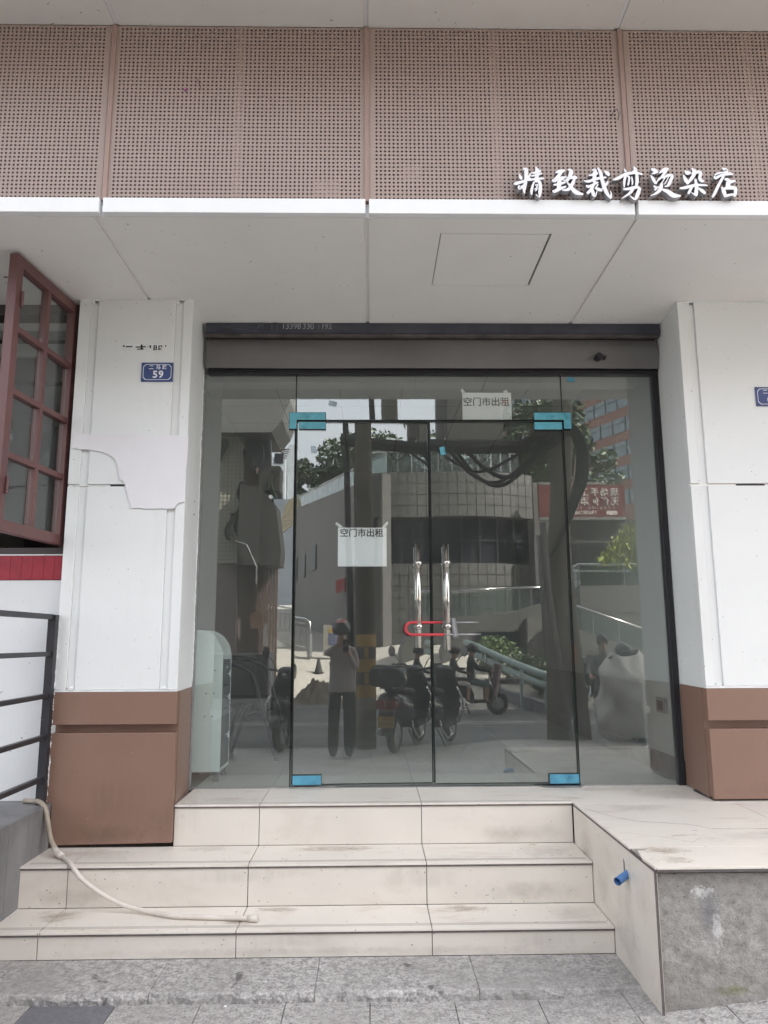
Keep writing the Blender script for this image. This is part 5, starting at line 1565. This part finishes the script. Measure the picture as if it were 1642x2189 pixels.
for k_ in range(420):
    u = rr.random()
    cx_ = 6.30+u*1.25; zt = 3.75+u*1.35; zb_ = 3.55-.1*u
    p = Vector((cx_+rr.uniform(-.12, .12), -15.6+rr.uniform(-.4, .4), zb_+(zt-zb_)*rr.random()**.8))
    d = Vector((rr.uniform(-.6, .6), rr.uniform(-.6, .6), -1+rr.uniform(-.2, .6))).normalized()
    e = d.cross(Vector((rr.uniform(-1, 1), rr.uniform(-.3, .3), rr.uniform(-.4, .4)))).normalized()
    L_ = rr.uniform(.14, .27); W_ = L_*.42; f_ = d.cross(e)*.02
    lv.add([p, p+d*L_*.35+e*W_*.5+f_, p+d*L_*.75+e*W_*.4+f_, p+d*L_, p+d*L_*.75-e*W_*.4+f_, p+d*L_*.35-e*W_*.5+f_, p+d*L_*.5], [(0, 1, 6, 5), (1, 2, 3, 6), (6, 3, 4, 5)])
lv.build('crown', LEAFY, yt)

# ---- guardrail, left handrail, small things on the apron
gd = thing('guardrail', 'pale green W-beam guardrail beside the shrubs across the street', 'guardrail', (3.0, -12.5, .2))
for dz in (0, -.22):
    prof = lambda p, s_: p
    MB().tube([(2.36, -14.05, 1.44+dz), (2.6, -13.6, 1.33+dz), (3.1, -12.4, 1.03+dz), (3.55, -11.2, .80+dz), (3.75, -10.9, .74+dz)], .078, 8).build('beam', GUARD, gd, smooth=True)
for (x, y, zt) in ((2.45, -13.95, 1.40), (2.85, -13.0, 1.20), (3.25, -12.05, .97), (3.6, -11.2, .80)):
    MB().cyl((x+.09, y, -.02), (x+.09, y, zt), .045, n=10).build('post', GUARD, gd)
bp_ = thing('kerb_edging', 'low dark kerb edging below the shrubs across the street', 'kerb', (3.1, -12.4, 0))
MB().obox((2.5, -14.2, .42), (3.9, -10.9, -.0), .16, .24).build('edging_stone', GRANITEDARK, bp_)
hr = thing('steel_handrail', 'bright steel handrail with upright bars beside the sloping side street', 'handrail', (-.7, -20, 1.1))
def HP(u, z): 
    return (-.66-3.4*u, -20-4.2*u, 1.12+.72*u+z)
MB().tube([HP(0, 0), HP(0, .95), HP(.04, 1.06), HP(1, 1.06)], .035, 8).tube([HP(.03, .90), HP(1, .90)], .022, 8).tube([HP(.03, .12), HP(1, .12)], .022, 8).build('rail', RAILST, hr, smooth=True)
for k_ in range(16): MB().cyl(HP(.03+.06*k_, .12), HP(.03+.06*k_, .90), .011, n=6).build('bar', RAILST, hr)
MB().cyl(HP(0, -.15), HP(0, .6), .085, n=10).build('post', GALV, hr)
def cone(x, y, z, h):
    t = tag(MB().cyl((x, y, z), (x, y, z+.03), .17, n=12).cyl((x, y, z+.03), (x, y, z+h), .12, .03, 12).build('traffic_cone', BAGBLACK), 'dark pointed cone standing beside the steel handrail post', 'cone')
cone(-.36, -18.6, gz(-.4, 18.6), .45)
nbd = thing('notice_board', 'small standing notice board with a blue and yellow sheet by the pale wall', 'notice board', (.05, -19.9, 1.0))
MB().box(-.22, .36, -19.93, -19.90, 1.0, 2.0).build('panel', GREYBOX, nbd)
MB().box(-.05, .33, -19.899, -19.895, 1.75, 1.88).build('header', YELLOW, nbd)
for k_ in range(4):
    for j in range(3): MB().box(-.05+.13*j, .05+.13*j, -19.899, -19.895, 1.35+.1*k_, 1.42+.1*k_).build('blue_cell', SIGNBLUE, nbd)
dh = MB().grid(26, 14, lambda u, v: (-1.05+u*1.35, -13.6-v*1.6, -.03+.62*max(0, sin(pi*u))**1.2*max(0, sin(pi*v))*(.85+.12*sin(u*23+v*9)+.08*sin(u*41-v*17))))
tag(dh.build('dirt_heap', DIRT), 'heap of dark dirt left at the edge of the road', 'dirt heap')
wsh = thing('washing_line', 'row of red cloths hanging on the long pale wall', 'washing', WPt(5, -.2, 3.9))
MB().tube([WPt(3.6, -.25, 3.98), WPt(6.6, -.25, 3.98)], .012, 6).build('line', GALV, wsh)
REDC = pm('red_cloth', (.30, .03, .03), .8)
for k_ in range(6):
    t = 3.75+k_*.45
    MB().grid(3, 4, lambda u, v: WPt(t+.34*u, -.25-.03*sin(u*9+k_), 3.97-(.45+.06*(k_ % 3))*v)).grid(3, 4, lambda u, v: WPt(t+.34*u, -.262-.03*sin(u*9+k_), 3.97-(.45+.06*(k_ % 3))*v)).build('cloth', REDC, wsh)

# ---- old tiled house with tarpaulins at the left
oh = thing('old_house', 'old tiled house hung with tarpaulins and sheds across the street at the left', 'house', (-5, -18, 0))
MB().prism([(-12, -17.2), (-4.0, -17.2), (-3.1, -17.4), (-3.5, -19.5), (-12, -19.5)], 'z', -.05, 8.3).build('wall', PINKRENDER, oh)
MB().box(-4.55, -3.82, -17.19, -17.15, 3.75, 8.2).build('tile_bed', GROUT, oh)
tw = MB()
for i in range(6):
    for j in range(36): tw.box(-4.54+.12*i, -4.444+.12*i, -17.149, -17.125, 3.76+.123*j, 3.859+.123*j)
o = tw.build('wall_tile', TILEWALL, oh); o['kind'] = 'stuff'
MB().prism([(-12, 10.6), (-2.55, 10.6), (-2.42, 8.6), (-2.65, 8.0), (-2.95, 7.6), (-12, 7.6)], 'y', -19, -16.6).build('roof_eave', pm('grey_eave', (.17, .17, .17), .8), oh)
MB().box(-3.35, -2.72, -17.6, -16.9, 5.9, 6.65).build('balcony_box', TARP, oh)
MB().box(-3.75, -3.0, -17.12, -16.9, 6.66, 7.45).build('balcony_screen', CLOTHDARK, oh)
MB().prism([(-3.85, 6.05), (-3.26, 5.95), (-2.8, 5.42), (-2.62, 4.1), (-2.66, 3.66), (-3.9, 3.66)], 'y', -17.8, -16.7).build('hanging_tarpaulin', TARP, oh)
rr = random.Random(8)
for k_ in range(9):
    x = -4.4+.2*k_+rr.uniform(-.1, .1); z = rr.uniform(5.0, 7.6); L_ = rr.uniform(.6, 1.4)
    MB().grid(4, 8, lambda u, v: (x+.22*(u-.5)*(1-.5*v)+.1*sin(v*5+k_), -16.95+.1*sin(u*7+v*3), z-L_*v)).grid(4, 8, lambda u, v: (x+.22*(u-.5)*(1-.5*v)+.1*sin(v*5+k_), -16.99+.1*sin(u*7+v*3), z-L_*v)).build('hanging_cloth', [CLOTHDARK, TARP, LEAF][k_ % 3], oh)
for k_ in range(7): MB().box(-3.05+.09*k_-.3, -2.98+.09*k_-.3, -17.15, -17.05, .4, 3.6).build('timber_plank', PLANK, oh)
MB().box(-6.5, -3.9, -17.6, -16.8, -.03, 3.6).build('shed_front', DARKFRAME, oh)
MB().box(-9.5, -2.80, -17.55, -15.8, -.03, 1.15).build('dark_filler_block', CLOTHDARK, oh, .03)  # added dark block that hides the sunlit ground beside the house
MB().box(-3.5, -3.12, -17.0, -16.9, 1.83, 2.32).build('orange_panel', pm('orange_panel', (.085, .045, .028), .6), oh)
MB().box(-3.11, -3.0, -16.95, -16.9, 1.35, 1.95).build('white_panel', RENDER, oh)
MB().tube([(-3.95, -16.7, 4.35), (-3.6, -16.6, 4.25), (-3.3, -16.6, 3.6), (-3.3, -16.6, 3.1)], .02, 6).build('bracket_pipe', GALV, oh)
for k_ in range(5): MB().tube([(-2.75, -17.2, 7.25-.05*k_), (-2.45-.03*k_, -17.1, 7.2-.07*k_)], .022, 6).build('bare_stick', PLANK, oh)

# ---- poles and cables on the near kerb
pA = thing('utility_pole', 'thick concrete pole with faded yellow and black bands at its foot', 'utility pole', (.335, -5.95, 0), group='poles along the kerb')
MB().tube([(.335, -5.95, -.02), (.335, -5.95, .70)], [.142, .140], 20).tube([(.33, -5.95, 1.58), (.22, -5.95, 9)], [.136, .112], 20).build('shaft', POLEC, pA, smooth=True)
for k_, z in enumerate((.70, .875, 1.055, 1.235, 1.41)):
    MB().tube([(.334, -5.95, z), (.333, -5.95, z+(.175 if z < 1.4 else .17))], .1405, 20).build('painted_band', [YELLOW, BAGBLACK][k_ % 2], pA)
    if k_ % 2: MB().box(.30, .355, -5.8125, -5.8085, z+.012, z+.163).build('stencilled_mark', YELLOW, pA)
pB = thing('thin_black_pipe', 'thin black pipe standing beside the striped pole', 'pipe', (.12, -6.2, 0), group='poles along the kerb')
MB().tube([(.14, -6.2, 0), (.12, -6.2, 1.76), (.08, -6.2, 3.0), (.04, -6.2, 4.55), (-.14, -6.2, 8)], [.06, .055, .05, .046, .04], 12).build('shaft', CABLE, pB, smooth=True)
MB().tube([(.205, -6.15, 0), (.19, -6.15, 2.6), (.16, -6.15, 4.4)], .014, 6).build('white_conduit', RENDER, pB)
pC = thing('utility_pole', 'leaning timber-coloured pole with a strut and grey conduits at the right', 'utility pole', (2.72, -6.05, 0), group='poles along the kerb')
MB().tube([(2.67, -6.05, -.02), (2.75, -6.05, 2.3), (2.92, -6.05, 4.6), (3.05, -6.05, 8)], [.175, .165, .15, .12], 18).build('shaft', POLEC, pC, smooth=True)
MB().tube([(3.02, -6.02, -.02), (2.90, -6.04, 1.9), (2.80, -6.06, 4.2)], [.12, .11, .10], 14).build('strut', POLEC, pC, smooth=True)
MB().tube([(2.80, -5.87, .0), (2.56, -5.88, 2.2), (2.52, -5.88, 3.2)], .05, 10).tube([(2.50, -5.88, 1.2), (2.46, -5.88, 3.0)], .035, 8).build('conduit', pm('grey_conduit', (.20, .19, .175), .6, 0, .1, 5), pC, smooth=True)
MB().box(2.845, 2.935, -5.88, -5.865, 1.15, 1.42).build('orange_tag', pm('orange_tag', (.45, .17, .03), .5), pC)
cbx = thing('cable_box', 'beige metal cable box on the bundle of cables between the poles', 'cable box', (1.6, -6.3, 4.52))
MB().box(1.17, 2.03, -6.55, -6.15, 4.52, 5.55).build('housing', GREYBOX, cbx, .01)
MB().box(1.02, 1.14, -6.5, -6.2, 4.6, 5.9).build('bracket', RENDER, cbx)
cbn = thing('cable_bundle', 'thick black cable bundle slung between the poles with a big loop at the right', 'cables', (1.5, -6.0, 4.3))
for k_ in range(6):
    a = 2*pi*k_/6
    MB().tube([(-.05, -6.0+.04*cos(a), 4.50+.05*sin(a)), (.35, -6.0+.05*cos(a), 4.44+.05*sin(a)), (1.4, -6.0+.05*cos(a), 4.36+.06*sin(a)), (2.3, -6.0+.05*cos(a), 4.38+.07*sin(a)), (2.90, -6.0+.06*cos(a), 4.46+.07*sin(a))], .042, 8).build('cable', CABLE, cbn, smooth=True)
for k_ in range(5):
    o_ = .05*k_
    MB().tube(smooth_path([(2.3+.1*k_, -5.9+o_*.3, 4.45), (2.85, -5.85, 4.75-o_), (3.18-o_*.6, -5.85, 4.45), (3.20-o_*.7, -5.85, 3.9), (3.02-o_*.5, -5.86, 3.45), (2.85, -5.87, 3.1), (2.62, -5.9, 2.7)]), .032, 8).build('loop_cable', CABLE, cbn, smooth=True)
for (xa, xb, zd, r) in ((.95, 2.3, 3.98, .022), (1.15, 2.55, 3.82, .03), (1.25, 2.6, 3.78, .03), (1.4, 2.65, 3.9, .035), (.55, 1.0, 4.17, .012)):
    MB().tube(smooth_path([(xa, -5.95, 4.34), (xa+(xb-xa)*.25, -5.94, zd+.12), (xa+(xb-xa)*.55, -5.94, zd), (xb, -5.95, 4.3)]), r, 8).build('slack_cable', CABLE, cbn, smooth=True)
# ================================================================ people and scooters in the street (seen in the glass)
def skin_body(name, verts, edges, root, zones, mats, parent=None, levels=2):
    """one continuous figure grown over a skeleton: verts {key: (pos, radius or (rx, ry))}"""
    keys = list(verts); ix = {k: i for i, k in enumerate(keys)}
    me = bpy.data.meshes.new(name)
    me.from_pydata([verts[k][0] for k in keys], [(ix[a], ix[b]) for a, b in edges], [])
    o = bpy.data.objects.new(name, me); COL.objects.link(o)
    sk = o.modifiers.new('skin', 'SKIN'); sk.use_smooth_shade = True; sk.branch_smoothing = .3
    if not me.skin_vertices:
        bpy.context.view_layer.objects.active = o
    ly = me.skin_vertices[0].data
    for k in keys:
        r = verts[k][1]
        ly[ix[k]].radius = r if isinstance(r, tuple) else (r, r)
        ly[ix[k]].use_root = (k == root)
    sb_ = o.modifiers.new('smooth', 'SUBSURF'); sb_.levels = levels; sb_.render_levels = levels
    dg = bpy.context.evaluated_depsgraph_get()
    nm = bpy.data.meshes.new_from_object(o.evaluated_get(dg))
    bpy.data.objects.remove(o); bpy.data.meshes.remove(me)
    nm.name = name; nm.materials.clear()
    for m_ in mats: nm.materials.append(m_)
    for p in nm.polygons:
        p.material_index = zones(p.center); p.use_smooth = True
    return place(name, nm, (0, 0, 0), parent)


def add_hand(V, E_, wrist, tag_, palm, fdir, tdir, side, ln=.062, r=.0085):
    """palm and five unequal bent fingers, the thumb leaving the side of the palm near its base"""
    palm = Vector(palm); f = Vector(fdir).normalized(); s_ = Vector(side).normalized(); t = Vector(tdir).normalized()
    V[tag_+'p0'] = (tuple(palm), (.026, .016)); E_.append((wrist, tag_+'p0'))
    V[tag_+'p1'] = (tuple(palm+f*.042), (.028, .013)); E_.append((tag_+'p0', tag_+'p1'))
    for i, (o_, l) in enumerate(((-.027, .86), (-.009, 1.0), (.010, .95), (.028, .75))):
        a = palm+f*.052+s_*o_; b = a+f*ln*.55*l+t*.012; c = b+f*ln*.25*l+t*.030*l
        for q, (nm, p) in enumerate((('a', a), ('b', b), ('c', c))): V[tag_+'f%d%s' % (i, nm)] = (tuple(p), r*(1-.08*q))
        E_ += [(tag_+'p1', tag_+'f%da' % i), (tag_+'f%da' % i, tag_+'f%db' % i), (tag_+'f%db' % i, tag_+'f%dc' % i)]
    a = palm-s_*.034+f*.012; b = a-s_*.016+f*.026+t*.008; c = b+f*.024+t*.016
    for nm, p in (('a', a), ('b', b), ('c', c)): V[tag_+'t'+nm] = (tuple(p), .0095)
    E_ += [(tag_+'p0', tag_+'ta'), (tag_+'ta', tag_+'tb'), (tag_+'tb', tag_+'tc')]


def helmet(parent, c, r, top, seat_dir, tilt=0.0):
    """helmet shell with a dark wrap-round visor; seat_dir is the way the face looks"""
    c = Vector(c); d = Vector(seat_dir).normalized(); sd = Vector((-d.y, d.x, 0)); up = Vector((0, 0, 1))
    def sph(t0, t1, a0, a1, rr_, n=24, k_=10):
        def fn(u, v):
            a = a0+(a1-a0)*u; t = t0+(t1-t0)*v
            return tuple(c+(d*cos(a)*1.08+sd*sin(a)*.95)*sin(t)*rr_+up*cos(t)*rr_*1.05)
        return MB().grid(n, k_, fn)
    sh1 = sph(0.001, 1.02, 0, 2*pi, r).build('helmet', top, parent, smooth=True)
    m_ = sph(1.02, 2.05, radians(75), radians(285), r).build('helmet_back', HELMBLK, sh1, smooth=True)
    sph(1.02, 1.95, radians(-75), radians(75), r*1.03).build('visor', VISOR, sh1, smooth=True)
    sph(1.95, 2.25, radians(-75), radians(75), r*.97).build('chin_guard', HELMBLK, sh1, smooth=True)
    return sh1


# ---- the person taking the photograph
ph_ = thing('person', 'person in a grey jersey, black trousers and maroon helmet holding up a phone', 'person', (-.04, -5.1, 0))
V = {'pelvis': ((-.04,-5.14,.90), (.135,.10)), 'waist': ((-.04,-5.13,1.06), (.128,.098)), 'chest': ((-.035,-5.13,1.26), (.150,.11)), 'nb': ((-.04,-5.12,1.415), (.072,.066)),
     'neck': ((-.045,-5.09,1.485), .050), 'head': ((-.055,-5.06,1.60), (.075,.085)), 'crown': ((-.055,-5.06,1.68), .06), 'nose': ((-.055,-4.972,1.585), .012),
     'sl': ((-.185,-5.12,1.375), .062), 'el': ((-.245,-5.03,1.325), .050), 'wl': ((-.105,-4.992,1.435), .030),
     'sr': ((.115,-5.12,1.375), .062), 'er': ((.145,-5.06,1.13), .050), 'wr': ((.060,-5.005,1.315), .030),
     'hl': ((-.125,-5.14,.84), (.10,.095)), 'kl': ((-.145,-5.12,.47), (.078,.08)), 'al': ((-.150,-5.14,.10), (.072,.075)), 'tl': ((-.152,-5.02,.045), .036),
     'hr': ((.050,-5.14,.84), (.10,.095)), 'kr': ((.058,-5.12,.47), (.078,.08)), 'ar': ((.060,-5.14,.10), (.072,.075)), 'tr': ((.062,-5.02,.045), .036)}
E_ = [('pelvis','waist'),('waist','chest'),('chest','nb'),('nb','neck'),('neck','head'),('head','crown'),('head','nose'),('chest','sl'),('sl','el'),('el','wl'),('chest','sr'),('sr','er'),('er','wr'),
      ('pelvis','hl'),('hl','kl'),('kl','al'),('al','tl'),('pelvis','hr'),('hr','kr'),('kr','ar'),('ar','tr')]
add_hand(V, E_, 'wl', 'L', (-.078,-4.985,1.455), (1, .05, .25), (0, .55, -.3), (0, -.2, 1))
add_hand(V, E_, 'wr', 'R', (.046,-4.990,1.345), (-.6, .1, .8), (0, .55, .2), (.8, 0, .5))
def zone_ph(c):
    if c.z < .075: return 3
    if c.z < .875: return 2
    for hp_ in ((-.06,-4.985,1.46), (.035,-4.99,1.365)):
        if (c-Vector(hp_)).length < .075: return 0
    if c.z > 1.46: return 0
    return 1
skin_body('body', V, E_, 'pelvis', zone_ph, [SKIN, KNIT, TROUSER, SHOE], ph_)
helmet(ph_, (-.055, -5.06, 1.655), .128, HELMRED, (0.05, 1, 0))
hem = MB().loft([[( -.04+rx*cos(2*pi*k_/24), -5.135+ry*sin(2*pi*k_/24)+.004*sin(k_*2.1), z+.006*sin(k_*1.7)) for k_ in range(24)] for (rx, ry, z) in ((.165,.128,.835),(.172,.136,.87),(.168,.132,.95),(.160,.126,1.08),(.168,.128,1.22))], caps=False)
hem.build('jersey_body', KNIT, ph_, smooth=True)
tag(MB().box(-.034, .042, -4.9665, -4.9580, 1.352, 1.512).build('phone', PBLACK, None, .003), 'black phone held upright in both hands by the person in the grey jersey', 'phone')

# ---- scooter (its front looks along local +y)
def make_scooter(label, plate):
    t = thing('scooter', label, 'scooter', (0, 0, 0), group='scooters in the street', local=True)
    for y in (-.60, .63):
        w = MB().torus((0, y, .25), .195, .057, 'x', 28, 10).build('wheel', RUBBER, t, smooth=True)
        MB().cyl((-.045, y, .25), (.045, y, .25), .145, n=20).build('rim', GALV, w)
    def ring(y, zc, hw, hh, e=.72, n=16):
        R = []
        for k_ in range(n):
            a = 2*pi*k_/n; c, s_ = cos(a), sin(a)
            R.append((hw*math.copysign(abs(c)**e, c), y, zc+hh*math.copysign(abs(s_)**e, s_)))
        return R
    MB().loft([ring(-.98, .70, .05, .05), ring(-.93, .69, .13, .09), ring(-.75, .66, .185, .15), ring(-.45, .60, .19, .19), ring(-.15, .56, .17, .19), ring(.02, .47, .14, .14), ring(.08, .42, .11, .07)]).build('rear_body', PBLACK, t, smooth=True)
    MB().loft([ring(-.72, .83, .10, .03), ring(-.6, .845, .15, .05), ring(-.3, .80, .155, .055), ring(.0, .775, .13, .05), ring(.1, .75, .08, .03)]).build('seat', RUBBER, t, smooth=True)
    MB().box(-.16, .16, .0, .46, .27, .34).build('floorboard', PBLACK, t, .02)
    MB().loft([ring(.40, .33, .17, .05), ring(.47, .55, .215, .15), ring(.49, .78, .20, .17), ring(.44, .98, .14, .10), ring(.40, 1.06, .10, .04)]).build('leg_shield', PBLACK, t, smooth=True)
    MB().loft([ring(.46, .50, .16, .16), ring(.60, .58, .13, .14), ring(.70, .60, .08, .08)]).build('nose_cowl', PBLACK, t, smooth=True)
    MB().grid(14, 4, lambda u, v: (-.085+.17*v, .63+.275*cos(radians(20+150*u)), .25+.275*sin(radians(20+150*u))-.03*(2*v-1)**2)).build('front_mudguard', PBLACK, t, smooth=True)
    MB().grid(14, 4, lambda u, v: (-.09+.18*v, -.60+.285*cos(radians(25+150*u)), .25+.285*sin(radians(25+150*u))-.03*(2*v-1)**2)).build('rear_mudguard', PBLACK, t, smooth=True)
    for x in (-.075, .075): MB().cyl((x, .63, .25), (x*.8, .50, .72), .018, n=8).build('fork', CHROME, t)
    hb = MB().loft([ring(.30, 1.03, .06, .04), ring(.38, 1.06, .13, .075), ring(.47, 1.05, .12, .07), ring(.52, 1.03, .07, .04)]).build('handlebar_cowl', PBLACK, t, smooth=True)
    MB().sphere((0, .49, 1.03), .075, 16, 10, (1.2, .45, .75)).build('headlamp', LENS, hb, smooth=True)
    for s_ in (-1, 1):
        MB().tube([(s_*.10, .36, 1.06), (s_*.24, .31, 1.09), (s_*.36, .26, 1.085)], .017, 8).build('handlebar', RUBBER, t, smooth=True)
        mr = MB().tube([(s_*.17, .34, 1.08), (s_*.22, .37, 1.20), (s_*.31, .36, 1.29)], .007, 6).build('mirror_stalk', BLACK, t, smooth=True)
        MB().sphere((s_*.335, .355, 1.335), .075, 14, 10, (.75, .22, 1.05)).build('mirror_shell', PBLACK, mr, smooth=True)
        MB().sphere((s_*.335, .345, 1.335), .066, 14, 10, (.72, .16, 1.0)).build('mirror_glass', LENS, mr, smooth=True)
        MB().tube([(s_*.20, .10, .27), (s_*.235, .02, .20), (s_*.245, -.25, .17), (s_*.235, -.46, .30), (s_*.22, -.52, .42)], .013, 8).build('crash_bar', CHROME, t, smooth=True)
        MB().tube([(s_*.19, .40, .82), (s_*.255, .50, .62), (s_*.245, .52, .42), (s_*.17, .48, .30)], .013, 8).build('crash_bar', CHROME, t, smooth=True)
    MB().loft([ring(-.935, .66, .165, .075), ring(-.985, .655, .15, .065)]).build('tail_lamp', TAILRED, t, smooth=True)
    MB().box(-.175, .175, -.99, -.97, .572, .584).build('tail_trim', CHROME, t)
    MB().box(-.006, .006, -.992, -.985, .585, .725).build('tail_divider', CHROME, t)
    pl_ = MB().box(-.11, .11, -.992, -.985, .365, .515).build('number_plate', PLATEY, t, .002)
    if plate:
        for (ln_, z, sz) in ((plate[0], .477, .052), (plate[1], .408, .072)):
            me = text_mesh(ln_, sz, .001, bold=.001)
            me.transform(Matrix.Rotation(pi/2, 4, 'X')); me.materials.clear(); me.materials.append(INK)
            place('plate_character', me, (0, -.9928, z), pl_)
    MB().box(-.10, .10, -.96, -.90, .36, .60).build('plate_bracket', PBLACK, t)
    MB().loft([ring(-1.02, 1.02, .20, .10, .45), ring(-.98, 1.02, .225, .135, .4), ring(-.66, 1.02, .225, .135, .4), ring(-.60, 1.02, .20, .11, .45)]).build('top_box', PBLACK, t, smooth=True)
    MB().box(-.19, .19, -.97, -.66, 1.155, 1.168).build('box_lid', pm('lid_sheen', (.05, .055, .062), .12, 0, .05), t, .004)
    MB().box(-.09, .09, -.95, -.55, .86, .885).build('rack', BLACK, t)
    MB().tube([(.05, -.1, .26), (.14, -.02, .02)], .012, 6).tube([(-.05, -.1, .26), (-.14, -.02, .02)], .012, 6).build('stand', BLACK, t)
    MB().tube([(.12, -.2, .22), (.13, -.55, .25), (.135, -.85, .30)], .05, 12).build('exhaust', GALV, t, smooth=True)
    return t


s1 = make_scooter('black parked scooter with a top box and yellow plate beside the striped pole', ('川F', '0V9T0'))
s1.location = (.92, -6.02, 0); s1.rotation_euler = (0, 0, radians(-157))
def scooter_copy(label, loc, deg, sc=1.0):
    c = copy_tree(s1); c['label'] = label
    c.location = loc; c.rotation_euler = (0, 0, radians(deg)); c.scale = (sc, sc, sc)
    return c
scooter_copy('black parked scooter with raised mirrors left of the person holding a phone', (-1.12, -6.35, 0), 12)
scooter_copy('black scooter parked far off beside the stairs across the street', (5.25, -13.3, 0), 25, .95)
s3 = scooter_copy('dark scooter being ridden past by two people across the road', (2.05, -11.0, -.03), -90, .90)
MB_ap = MB().grid(10, 8, lambda u, v: (2.62+.10*sin(pi*u)-.12*v, -11.28+.56*u, 1.0-.62*v-.05*sin(pi*u))).grid(10, 8, lambda u, v: (2.64+.10*sin(pi*u)-.12*v, -11.28+.56*u, 1.0-.62*v-.05*sin(pi*u)))
tag(MB_ap.build('wind_apron', pm('mauve_apron_cloth', (.20, .15, .16), .8, 0, .1, 8), smooth=True), 'mauve wind apron hung on the front of the passing scooter', 'apron')


def seated(label, x, y, z, deg, sc, top, legs, helm, skin_legs, arms_fwd):
    """a rider sitting on a scooter, facing local +y"""
    t = thing('person', label, 'person', (x, y, z), rz=radians(deg), local=True, group='riders')
    t.scale = (sc, sc, sc)
    V = {'pelvis': ((0,0,.83), (.15,.11)), 'waist': ((0,.01,1.0), (.13,.10)), 'chest': ((0,.03,1.20), (.16,.11)), 'nb': ((0,.04,1.36), (.07,.065)), 'neck': ((0,.05,1.42), .05), 'head': ((0,.07,1.54), (.078,.09)), 'crown': ((0,.06,1.62), .06), 'nose': ((0,.165,1.53), .012), 'chin': ((0,.14,1.475), .025)}
    E_ = [('pelvis','waist'),('waist','chest'),('chest','nb'),('nb','neck'),('neck','head'),('head','crown'),('head','nose'),('head','chin')]
    for s_, n in ((-1, 'l'), (1, 'r')):
        V['s'+n] = ((s_*.17,.03,1.31), .06); V['e'+n] = ((s_*.24,.16+.05*arms_fwd,1.10), .046); V['w'+n] = ((s_*.23,.33+.12*arms_fwd,1.05+.03*arms_fwd), .03)
        V['h'+n] = ((s_*.10,.04,.82), .09); V['k'+n] = ((s_*.15,.40,.78), .068); V['a'+n] = ((s_*.15,.36,.40), .045); V['t'+n] = ((s_*.155,.50,.355), .036)
        E_ += [('chest','s'+n),('s'+n,'e'+n),('e'+n,'w'+n),('pelvis','h'+n),('h'+n,'k'+n),('k'+n,'a'+n),('a'+n,'t'+n)]
        add_hand(V, E_, 'w'+n, n.upper(), (s_*.225,.36+.12*arms_fwd,1.045+.03*arms_fwd), (0, 1, -.15), (0, 0, -1), (s_, 0, 0))
    hx = .33+.12*arms_fwd
    def zone(c):
        if c.z > 1.40: return 0
        if c.y > hx and c.z > .95: return 0
        if c.z < .41: return 3
        if c.z < .86: return 0 if (skin_legs and c.z < .70) else 2
        return 1
    skin_body('body', V, E_, 'pelvis', zone, [SKIN, top, legs, SHOE], t)
    for s_ in (-1, 1): MB().sphere((s_*.031, .155, 1.555), .011, 8, 6, (1, .5, .7)).build('eye', INK, t)
    MB().sphere((0, .152, 1.487), .018, 10, 6, (1.2, .4, .35)).build('mouth', pm('lip', (.30, .12, .10), .5), t)
    if helm: helmet(t, (0, .07, 1.575), .128, helm, (0, 1, 0))
    else: MB().sphere((0, .045, 1.585), .105, 16, 10, (.88, 1.0, .95)).build('hair', BLACK, t, smooth=True)
    return t


seated('rider in dark clothes and a black helmet steering the passing scooter', 2.05, -11.0, -.10, -90, .90, CLOTHDARK, pm('teal_shorts', (.12, .18, .18), .8), HELMBLK, True, 1.0)
seated('passenger in a black top and pale shorts sitting behind the rider of the passing scooter', 1.68, -11.0, -.08, -90, .86, CLOTHDARK, SHORTS, HELMBLK, True, .0)

# ---- covered scooter at the right with its rider
cv = thing('covered_scooter', 'scooter hidden under a beige rain cover with one wheel showing at the right', 'scooter', (3.72, -6.25, 0), local=True, group='scooters in the street')
def cov(u, v):
    a = 2*pi*u
    z = 1.30-1.17*v
    w = 1+.10*sin(a*3+v*5)*(.4+v)+.05*sin(a*7-v*8)+.07*(1-abs(sin(a*2.5+v*6)))**3+.05*(1-abs(sin(a*4-v*9+1)))**4
    sl_ = .10*sin(v*pi)
    rx = (.30+.08*v)*w*(.55+.45*min(1, v*4)); ry = (.62+.10*v)*w*(.55+.45*min(1, v*4))
    return (rx*cos(a)+.03*sin(v*14+a*2), ry*sin(a)+sl_, z+.05*sin(a*2+1)*(1-v)-.04*sin(a*3)*v)
MB().grid(48, 26, cov).grid(48, 26, lambda u, v: tuple(c*.985 for c in cov(u, v))).build('rain_cover', COVER, cv, smooth=True)
w = MB().torus((0, .5, .20), .15, .055, 'x', 24, 10).build('wheel', RUBBER, cv, smooth=True)
MB().cyl((-.04, .5, .20), (.04, .5, .20), .11, n=16).build('rim', GALV, w)
MB().tube([(-.25, .1, 1.22), (-.05, .2, 1.33), (.2, .15, 1.27)], .016, 8).build('handlebar', RUBBER, cv)
seated('rider with dark hair bending over the covered scooter at the right', 3.60, -6.85, -.10, 10, 1.0, pm('grey_shirt', (.13, .13, .13), .8), CLOTHDARK, None, False, .3)
hm = thing('helmet', 'black helmet resting on top of the beige rain cover at the right', 'helmet', (3.78, -6.42, 1.25), local=True)
helmet(hm, (0, 0, .08), .12, HELMBLK, (.3, 1, 0))
